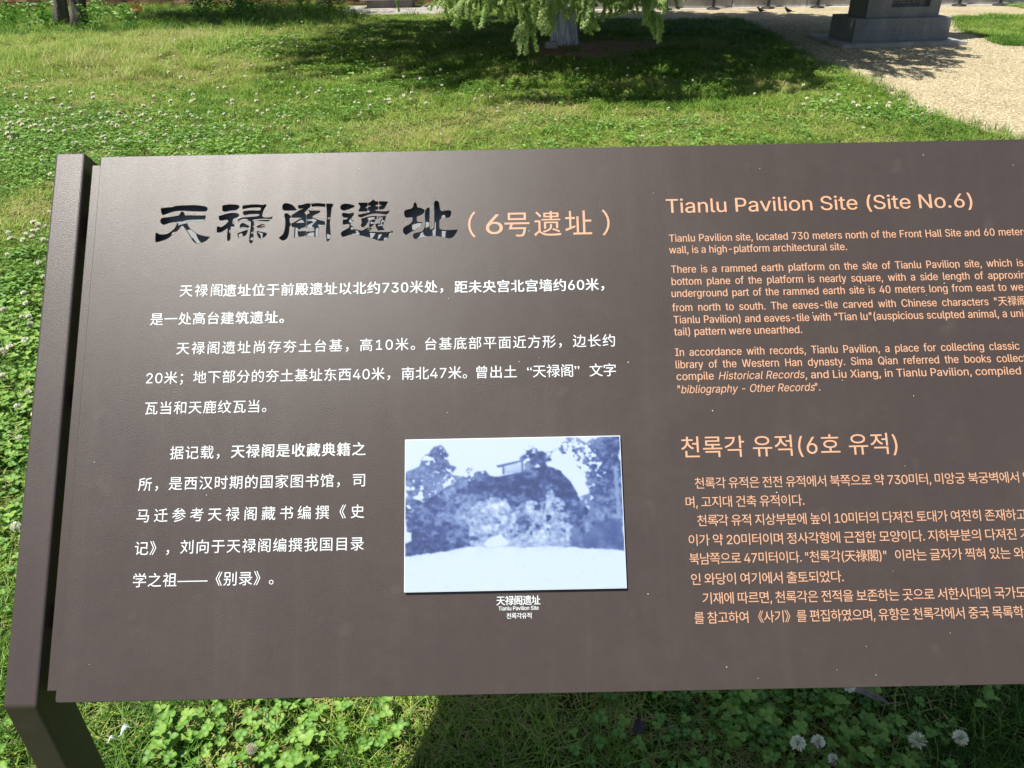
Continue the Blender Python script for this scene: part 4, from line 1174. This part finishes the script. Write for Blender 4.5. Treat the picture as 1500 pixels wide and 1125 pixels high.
while z < 12.3:
    R = 4.25 if z < 3.2 else 4.25 * (13.4 - z) / 10.2
    if math.sin(az) < -.75: R *= .91
    R = max(.35, R * r.uniform(.85, 1.1))
    limb(z, az, R, min(.45 + .18 * R, z - 1.35), rise=.08, dens=1.6 if z < 4 else 1.2, lo=.90, mat_r=.018 + .010 * R)
    az += 2.4; z += .070 if z < 5 else .12
# the lowest boughs, whose tips hang into view (world positions relative to the trunk)
LOW = [([(.55, 8.75, .98), (.40, 8.68, .80), (.27, 8.60, .62), (.19, 8.6, .50)], 1.0),
       ([(1.15, 8.8, .95), (1.30, 8.75, .80), (1.45, 8.7, .66), (1.55, 8.7, .55)], .9),
       ([(-.30, 8.8, 1.0), (-.12, 8.75, .92), (.02, 8.7, .84), (.14, 8.7, .72)], .95),
       ([(-.05, 8.9, 1.0), (-.22, 8.85, .9), (-.36, 8.8, .78), (-.45, 8.75, .72)], .8),
       ([(.70, 8.6, 1.05), (.76, 8.55, .90), (.82, 8.5, .74), (.86, 8.5, .62)], .9),
       ([(.45, 8.6, 1.05), (.43, 8.6, .92), (.42, 8.6, .80), (.41, 8.6, .66)], .9),
       ([(.62, 8.7, 1.1), (.60, 8.7, .98), (.56, 8.7, .88), (.52, 8.7, .78)], .9),
       ([(.92, 8.8, 1.1), (1.00, 8.8, .98), (1.08, 8.8, .88), (1.16, 8.8, .80)], .8)]
KN = .82                                                # the low boughs reach a little nearer than the crown's mean edge
for path, s in LOW:
    pts = [Vector((a * KN - CX_, b * KN - CY_, 1.35 - (1.35 - c_) * KN)) for a, b, c_ in path]
    root = Vector((.0 + (pts[0].x) * .25, -.3, 1.75))
    cp = [root, root.lerp(pts[0], .35) + Vector((0, 0, .22)), root.lerp(pts[0], .75) + Vector((0, 0, .16))] + pts
    v = []; f = []; tube(v, f, cp, [.020, .014, .009, .006, .004, .003, .002], 6)
    link('limb', pydata('limb', v, f, True), M_BARK, cedar)
    for a in range(3):
        for i in range(9):
            t = (i + r.random()) / 9
            p = pts[a].lerp(pts[a + 1], t)
            d = (pts[a + 1] - pts[a]).normalized()
            sd = r.choice((-1, 1))
            hang(p + Vector((r.uniform(-.03, .03), r.uniform(-.06, .06), 0)), d * (.6 + .5 * r.random()) + Vector((sd * r.uniform(0, .75), r.uniform(-.35, .2), -.6)), s * r.uniform(.42, .68), r.uniform(.45, 1))
    hang(pts[-1], (pts[-1] - pts[-2]).normalized() + Vector((0, 0, -1.2)), s * .62, .9)
SOLO = [(-1.04, 8.7, .67, .5), (-.37, 8.7, .58, .5), (-.20, 8.6, .49, .8), (-.04, 8.65, .58, .7), (.08, 8.8, .64, .6), (.15, 8.7, .50, .75), (-.10, 8.8, .66, .6), (-.28, 8.9, .66, .6),
        (.31, 8.7, .55, .8), (.66, 8.8, .60, .7), (.72, 8.6, .62, .8), (.98, 8.7, .55, .7), (1.05, 8.9, .62, .7), (1.16, 8.7, .55, .6), (1.26, 8.8, .60, .7), (1.38, 8.7, .52, .7),
        (1.44, 8.7, .38, .7), (1.84, 8.7, .67, .5), (1.57, 8.7, .64, .6), (1.95, 8.8, .69, .5), (1.02, 9.1, .66, .8), (.82, 9.2, .66, .8), (.5, 9.2, .66, .8)]
for x_, y_, zt, s in SOLO:
    x_, y_, zt = x_ * KN, y_ * KN, 1.35 - (1.35 - zt) * KN
    L_ = .36 * s * 1.1
    hang((x_ - CX_, y_ - CY_, zt + L_), (r.uniform(-.15, .15), r.uniform(-.15, .1), -1), s, r.uniform(.4, 1))
    for k in range(8):
        hang((x_ - CX_ + r.uniform(-.10, .10), y_ - CY_ + r.uniform(-.15, .15), zt + L_ + r.uniform(.10, .32)), (r.uniform(-.9, .9), r.uniform(-.4, .2), -1), s * r.uniform(.8, 1.1), r.uniform(.4, 1))
for i in range(170):                                       # a fringe of short sprays between the hanging tips
    a = r.uniform(-.55, 1.55); yy = r.uniform(6.9, 8.0); zt = 1.35 - yy * .0835 + r.uniform(.0, .16)
    hang((a * .95 - CX_, yy - CY_, zt + .16), (r.uniform(-1.1, 1.1), r.uniform(-.6, .3), -.8), r.uniform(.45, .75), r.uniform(.35, 1))
n = len(pos)
cr_ = scatter('crown', TAS, pos, rot, scl, tnt, RNG.integers(0, 4, n), None, None)
cr_.parent = cedar
print('cedar branchlets', n)

def leafy_tree(name, loc, th, r0, crown_r, crown_z, n_leaf, label, seed, lean=0.0, limbs=7, leaf=.09, stops=None):
    t = empty(name, loc); tag(t, label, 'tree', None)
    rg = random.Random(seed)
    link('trunk', trunk_mesh('trunk', (0, 0, -.1), (lean, 0, th), r0, r0 * .6, seed=seed), M_BARK, t)
    cen = []
    for i in range(limbs):
        a = i * 2.4 + rg.random(); L_ = crown_r * rg.uniform(.55, .95); z0 = th * rg.uniform(.62, .98)
        x0_ = lean * z0 / th
        p = [Vector((x0_, 0, z0)), Vector((x0_ + math.cos(a) * L_ * .5, math.sin(a) * L_ * .5, z0 + rg.uniform(.3, .9))), Vector((x0_ + math.cos(a) * L_, math.sin(a) * L_, crown_z + rg.uniform(-.7, .9)))]
        v = []; f = []; tube(v, f, p, [r0 * .4, r0 * .25, r0 * .08], 7); link('limb', pydata('limb', v, f, True), M_BARK, t)
        cen += [p[1], p[2], p[1].lerp(p[2], .5) + Vector((rg.uniform(-.5, .5), rg.uniform(-.5, .5), rg.uniform(-.3, .6)))]
    v = []; f = []; bl = []
    for i in range(n_leaf):
        c_ = rg.choice(cen); s = crown_r * .30
        p = c_ + Vector((rg.gauss(0, s), rg.gauss(0, s), rg.gauss(0, s * .7)))
        a = Vector((rg.uniform(-1, 1), rg.uniform(-1, 1), rg.uniform(-.5, .5))).normalized(); b = a.orthogonal().normalized()
        l = leaf * rg.uniform(.6, 1.3); b_ = len(v)
        v += [p - a * l, p - b * l * .45, p + a * l, p + b * l * .45]; f.append((b_, b_ + 1, b_ + 2, b_ + 3)); bl += [rg.random()] * 4
    me = pydata('crown', v, f); set_attr(me, 'blade', bl); set_attr(me, 'tint', [.5] * len(v))
    o = link('crown', me, M_TREELEAF, t); o['kind'] = 'stuff'
    return t
M_TREELEAF = foliage('tree_leaf', [(0, (.04, .085, .02)), (.5, (.08, .15, .03)), (1, (.14, .22, .05))], itype='GEOMETRY', trans=.3)
leafy_tree('broadleaf_tree', (-7.85, 15.0, 0), 5.0, .115, 1.5, 6.3, 5200, 'slim dark trunked tree in the weeds at the back left, left one of the pair', 21, lean=.9)
leafy_tree('broadleaf_tree', (-7.22, 14.35, 0), 5.0, .125, 1.7, 6.5, 5200, 'dark trunked tree at the back left, right and nearer one of the pair', 22, lean=1.1)
stn = empty('stone_block', (.60, 10.93, .0), rad(-6)); tag(stn, 'small squared grey stone lying against the foot of the whitewashed trunk', 'stone')
link('block', box_mesh('block', -.085, .085, -.06, .06, -.02, .085, .01, .004), M_SLAB, stn)

# weeds round the two trunks
def weed(seed):
    rg = random.Random(seed); v = []; f = []; bl = []
    for i in range(60):
        a = rg.uniform(0, 6.28); h = rg.uniform(.06, .42); d = rg.uniform(0, .16) * (1 + h)
        c_ = Vector((math.cos(a) * d, math.sin(a) * d, h)); e = Vector((rg.uniform(-1, 1), rg.uniform(-1, 1), rg.uniform(-.3, .5))).normalized(); b = e.orthogonal().normalized()
        l = rg.uniform(.025, .05); b_ = len(v); v += [c_ - e * l, c_ - b * l * .5, c_ + e * l, c_ + b * l * .5]; f.append((b_, b_ + 1, b_ + 2, b_ + 3)); bl += [rg.random()] * 4
        if i % 5 == 0:
            b_ = len(v); v += [Vector((0, 0, 0)) - b * .003, Vector((0, 0, 0)) + b * .003, c_]; f.append((b_, b_ + 1, b_ + 2)); bl += [.1] * 3
    me = pydata('weed', v, f); set_attr(me, 'blade', bl)
    return proto('weed', me, M_CLOVER)
WD = [weed(s) for s in (1, 2, 3)]
x, y, r2 = scatter_points(-9.8, -1.0, 13.2, 17.8, 9, 51)
w = blob(x, y, -7.5, 13.9, .9, .5) * 1.6 + blob(x, y, -4.2, 16.2, 1.6, .8) * 1.3 + blob(x, y, -9.5, 14.6, 1.0, .8) + .10 * (y > 15.5) - 1.0 * blob(x, y, -6.6, 15.8, .5, 1.2) + blob(x, y, -1.2, 16.8, .5, .4)
k = (r2.random(len(x)) < w) & lawn_ok(x, y); x, y = x[k], y[k]
put('weeds', WD, x, y, r2, .05 + .5 * noise(x, y, 1.5, 2), .6, 1.1, 'leafy weeds round the tree trunks and along the back wall', 'weeds')

# small birds on the gravel ---------------------------------------------------------
def bird(loc, rz, s, label):
    t = empty('sparrow', loc, rz); tag(t, label, 'bird', 'small birds on the gravel')
    t.scale = (s, s, s)
    M_B = M_BIRD
    sp = [(-.052, .052, .004), (-.040, .055, .013), (-.015, .055, .024), (.010, .062, .027), (.030, .076, .021), (.040, .090, .017), (.050, .098, .017), (.060, .098, .013), (.066, .096, .005)]
    v = []; f = []; tube(v, f, [(a, 0, b) for a, b, _ in sp], [c for *_, c in sp], 12)
    link('body', pydata('body', v, f, True), M_B, t)
    bm = bmesh.new(); add_box(bm, -.105, -.045, -.010, .010, .047, .053, .002); link('tail', bm_mesh('tail', bm), M_BIRD2, t)
    v = []; f = []; tube(v, f, [(.064, 0, .096), (.072, 0, .095), (.080, 0, .093)], [.005, .003, .0005], 8); link('beak', pydata('beak', v, f), M_BLACK, t)
    for sd in (-1, 1):
        v = []; f = []; tube(v, f, [(-.06, sd * .012, .058), (-.03, sd * .024, .060), (.0, sd * .0275, .064), (.022, sd * .022, .070)], [.003, .009, .013, .006], 8)
        link('wing', pydata('wing', v, f, True), M_BIRD2, t)
        v = []; f = []; tube(v, f, [(.004, sd * .010, .042), (.0, sd * .011, .020), (.008, sd * .011, .002), (.022, sd * .013, .001)], [.003, .0016, .0014, .001], 6)
        link('leg', pydata('leg', v, f), M_BLACK, t)
    return t
M_BIRD = m_plain('buff_feathers', (.22, .17, .12), .9, nscale=60, nvar=.3)
M_BIRD2 = m_plain('brown_feathers', (.10, .065, .04), .9, nscale=60, nvar=.4)
bird((4.46, 14.85, .01), rad(160), 1.0, 'small brown bird on the gravel, left of the two by the terrace wall')
bird((4.87, 14.62, .01), rad(150), 1.05, 'small brown bird on the gravel, right of the two by the terrace wall')
bird((-1.56, 17.1, .01), rad(20), 1.0, 'small dark bird on the pale gravel strip right of the stone bench')

# ------------------------------------------------------------------ flowers
def floret(v, f, col, c_, d, L_, w, shade):
    a = d.orthogonal().normalized(); b = d.cross(a); b_ = len(v)
    v += [c_ - a * w * .4, c_ + a * w * .4, c_ + d * L_ * .7 + a * w, c_ + d * L_, c_ + d * L_ * .7 - a * w, c_ + d * L_ * .6 + b * w * .8]
    f += [(b_, b_ + 1, b_ + 2, b_ + 3), (b_, b_ + 3, b_ + 4), (b_, b_ + 1, b_ + 5)]; col += [shade] * 6
def flower_head(seed, R=.0105, n=95, droop=.15):
    rg = random.Random(seed); v = []; f = []; col = []
    for i in range(n):
        z_ = 1 - 1.65 * (i + .5) / n; a = i * 2.39996
        rr_ = math.sqrt(max(0, 1 - z_ * z_)); d = Vector((rr_ * math.cos(a), rr_ * math.sin(a), z_))
        brown = 1.0 if z_ < -.05 and rg.random() < .75 else 0.0
        inner = .20 if z_ > .86 else 0
        dd = (d + Vector((rg.uniform(-.25, .25), rg.uniform(-.25, .25), rg.uniform(-.1, .3) - (.9 if brown else 0)))).normalized()
        floret(v, f, col, d * R * .35, dd, R * rg.uniform(.8, 1.0), R * .19, max(brown * rg.uniform(.6, 1), inner))
    me = pydata('flower_head', v, f); set_attr(me, 'wither', col)
    return me
q = Mat('clover_petal'); at = q.n('ShaderNodeAttribute', attribute_name='wither')
pc = q.ramp(at.outputs['Fac'], [(0, (.86, .86, .72)), (.35, (.52, .60, .30)), (.6, (.45, .30, .15)), (1, (.30, .17, .08))])
q.set(Base_Color=pc, Roughness=.6); tr = q.n('ShaderNodeBsdfTranslucent'); q.l(pc, tr.inputs[0])
mx = q.n('ShaderNodeMixShader'); mx.inputs[0].default_value = .3; q.l(q.b.outputs[0], mx.inputs[1]); q.l(tr.outputs[0], mx.inputs[2]); q.l(mx.outputs[0], q.out.inputs[0])
M_PETAL = q.m
M_STEM = m_plain('flower_stem', (.16, .24, .07), .6)
HEADS = [flower_head(s) for s in (1, 2, 3)]
for h_m in HEADS: h_m.materials.append(M_PETAL)
v = []; f = []; tube(v, f, [(0, 0, -.07), (.004, .002, -.035), (0, 0, 0)], .0010, 5)
STEM = pydata('stem', v, f, True); STEM.materials.append(M_STEM)
def flower(x_, y_, z_, s, k, label, group, tx=0, ty=0, yaw=0):
    t = empty('clover_flower', (x_, y_, z_)); t.rotation_euler = (tx, ty, yaw); t.scale = (s, s, s)
    a = bpy.data.objects.new('flower_head', HEADS[k % 3]); COL.objects.link(a); a.parent = t
    b = bpy.data.objects.new('stem', STEM); COL.objects.link(b); b.parent = t
    tag(t, label, 'flower', group)
FG = 'white clover flowers'
for i, (x_, y_, z_, s, lb, tx, ty) in enumerate([
    (.505, .868, .072, 1.15, 'white clover flower below the sign, left one of the pair standing close together', .2, -.25),
    (.543, .872, .070, 1.0, 'white clover flower below the sign, right one of the pair standing close together', .1, .05),
    (.560, .842, .062, .85, 'smallest white clover flower at the bottom edge, just below the close pair', .1, .1),
    (.722, .868, .072, 1.35, 'largest white clover flower below the sign, with withered brown florets underneath', .4, .3),
    (.802, .873, .072, 1.1, 'white clover flower on a bare stem, rightmost of those below the sign', .15, .1),
    (.642, .985, .075, 1.0, 'white clover flower half hidden by the lower edge of the sign', .1, 0)]):
    flower(x_, y_, z_, s, i, lb, FG, tx, ty, i * 1.3)
rg = np.random.default_rng(77)
cand = []
def sow(n, cx_, cy_, sx_, sy_):
    a = rg.normal(cx_, sx_, n); b = rg.normal(cy_, sy_, n)
    for p in zip(a, b): cand.append(p)
sow(46, -2.35, 3.75, .35, .25); sow(60, -1.9, 2.9, .4, .6); sow(30, -1.5, 2.0, .25, .4); sow(60, -3.1, 5.6, .7, .4)
sow(120, -3.4, 6.1, .9, .5); sow(110, -4.6, 6.4, 1.1, .8); sow(40, -2.2, 6.3, .8, .5); sow(50, -3.6, 11.3, .8, .7)
sow(26, 2.95, 6.35, .28, .2); sow(26, -1.0, 6.9, .7, .4); sow(50, -3.6, 8.0, 1.8, 1.0); sow(18, .6, 6.2, 1.4, .4)
ux, uy = rg.uniform(-6, 3.2, 70), rg.uniform(5.4, 9, 70); cand += list(zip(ux, uy))
ux, uy = rg.uniform(-8, 0, 60), rg.uniform(9, 15.5, 60); cand += list(zip(ux, uy))
cand = [p for p in cand if p[1] > 1.5 and abs(p[0]) < .70 * p[1] + .3 and not (p[0] > -.3 and p[1] < 5)]
cx2 = np.array([p[0] for p in cand]); cy2 = np.array([p[1] for p in cand]); ok = lawn_ok(cx2, cy2); cx2, cy2 = cx2[ok], cy2[ok]
order = np.argsort(cx2 ** 2 + cy2 ** 2); cx2, cy2 = cx2[order], cy2[order]
print('flowers', len(cx2))
def flower_label(x, y):
    if y < 4.9: return 'white clover flower in the clover along the outer side of the left post'
    if x > 2.3: return 'white clover flower in the patch beside the edge of the gravel path'
    if x < -1.6: return 'white clover flower in the flowery patch above the left end of the sign'
    return 'white clover flower in the open lawn just above the middle of the sign'
for i in range(min(294, len(cx2))):
    x_, y_ = float(cx2[i]), float(cy2[i])
    flower(x_, y_, float(rg.uniform(.06, .095)), float(rg.uniform(.70, 1.05)) * (1.1 if y_ < 5 else .85), i, flower_label(x_, y_), FG, float(rg.normal(0, .3)), float(rg.normal(0, .3)), float(rg.uniform(0, 6)))
if len(cx2) > 294:
    x, y = cx2[294:], cy2[294:]; n = len(x)
    pr = []
    for h_m in HEADS: pr.append(bpy.data.objects.new('clover_head', h_m))
    s = rg.uniform(.9, 1.4, n)
    scatter('distant_clover_flowers', pr, np.stack([x, y, rg.uniform(.07, .11, n)], 1), np.stack([rg.normal(0, .3, n), rg.normal(0, .3, n), rg.uniform(0, 6, n)], 1), np.stack([s, s, s], 1), np.zeros(n), rg.integers(0, 3, n), 'tiny white clover flowers dotting the farther lawn', 'flowers')

# dandelion clock, feather, dry leaves under the sign
dc = empty('dandelion_clock', (-.497, .895, .048)); tag(dc, 'round fluffy dandelion seed head with a brown centre in the sunlit clover', 'seed head')
v = []; f = []; rg2 = random.Random(6)
for i in range(120):
    z_ = 1 - 2 * (i + .5) / 120; a = i * 2.39996; rr_ = math.sqrt(1 - z_ * z_); d = Vector((rr_ * math.cos(a), rr_ * math.sin(a), z_)); e = d.orthogonal().normalized()
    b_ = len(v); v += [d * .003 - e * .0001, d * .003 + e * .0001, d * .009]; f.append((b_, b_ + 1, b_ + 2))
    for k in range(5):
        w = (e * math.cos(k * 1.257) + d.cross(e) * math.sin(k * 1.257)); b_ = len(v); u = d.cross(w) * .00022
        v += [d * .0085 - u, d * .0085 + u, d * .0112 + w * .0028]; f.append((b_, b_ + 1, b_ + 2))
link('fluff', pydata('fluff', v, f), m_plain('seed_fluff', (.50, .46, .38), .8), dc)
bm = bmesh.new(); bmesh.ops.create_icosphere(bm, subdivisions=2, radius=.0048); link('core', bm_mesh('core', bm, True), m_plain('seed_core', (.20, .11, .06), .8), dc)
v = []; f = []; tube(v, f, [(0, .002, -.048), (.003, 0, -.02), (0, 0, -.003)], .0013, 6); link('stem', pydata('stem', v, f, True), M_STEM, dc)
M_DOWN = m_plain('white_down', (.55, .58, .62), .8)
def feather(loc, rz, L_, label):
    t = empty('feather', loc, rz); tag(t, label, 'feather')
    v = []; f = []; rg3 = random.Random(int(L_ * 1e4))
    for sd in (-1, 1):
        for i in range(34):
            u = i / 34; base = Vector((u * L_, 0, .012 * math.sin(u * 3.1))); ln_ = L_ * .36 * math.sin(.35 + u * 2.5) * rg3.uniform(.75, 1.1)
            d = Vector((.6, sd, rg3.uniform(0, .6))).normalized(); b_ = len(v)
            v += [base, base + Vector((L_ * .035, 0, 0)), base + d * ln_ + Vector((L_ * .02, 0, 0)), base + d * ln_]; f.append((b_, b_ + 1, b_ + 2, b_ + 3))
    link('vane', pydata('vane', v, f), M_DOWN, t)
    v = []; f = []; tube(v, f, [(-.2 * L_, 0, 0), (0, 0, 0), (.5 * L_, 0, .012), (L_, 0, 0)], [.0007, .0006, .0004, .0002], 5); link('quill', pydata('quill', v, f), M_DOWN, t)
feather((-.752, .925, .052), rad(50), .020, 'small downy white feather caught in the grass beside the left post')
feather((-.772, .915, .046), rad(20), .013, 'tiny tuft of white down just left of the larger feather')
def dry_leaf(name, loc, rz, L_, W_, curl, mat, label, tx=.2):
    t = empty(name, loc, rz); t.rotation_euler.x = tx; tag(t, label, 'leaf')
    v = []; f = []; n1, n2 = 12, 6
    for i in range(n1 + 1):
        u = i / n1; w = W_ * math.sin(min(3.14, .15 + u * 2.95)) ** .7
        for j in range(n2 + 1):
            s = j / n2 * 2 - 1
            v.append((u * L_ - L_ / 2, s * w * .5 * math.cos(curl * .5 * abs(s)) + .0015 * math.sin(9 * u), abs(s) ** 1.5 * w * .5 * curl + .004 * math.sin(u * 5 + s)))
    for i in range(n1):
        for j in range(n2): a = i * (n2 + 1) + j; f.append((a, a + 1, a + n2 + 2, a + n2 + 1))
    me = pydata('blade', v, f, True); o = link('blade', me, mat, t)
    md = o.modifiers.new('thickness', 'SOLIDIFY'); md.thickness = .0006
    v = []; f = []; tube(v, f, [(-L_ / 2 - .012, 0, .001), (-L_ / 2, 0, .001), (0, 0, .0016), (L_ / 2, 0, .0016)], [.0007, .0006, .0005, .0002], 5); link('midrib', pydata('midrib', v, f), mat, t)
dry_leaf('dry_leaf', (.688, .985, .045), rad(-28), .065, .020, .9, m_plain('grey_brown_leaf', (.24, .19, .17), .7, nscale=90, nvar=.4), 'curled grey brown dead leaf in the shade under the edge of the sign')
dry_leaf('dry_leaf', (.228, .935, .030), rad(70), .045, .022, .6, m_plain('purple_brown_leaf', (.05, .032, .035), .7, nscale=90, nvar=.3), 'dark purplish withered leaf in the shaded grass below the photograph plate')
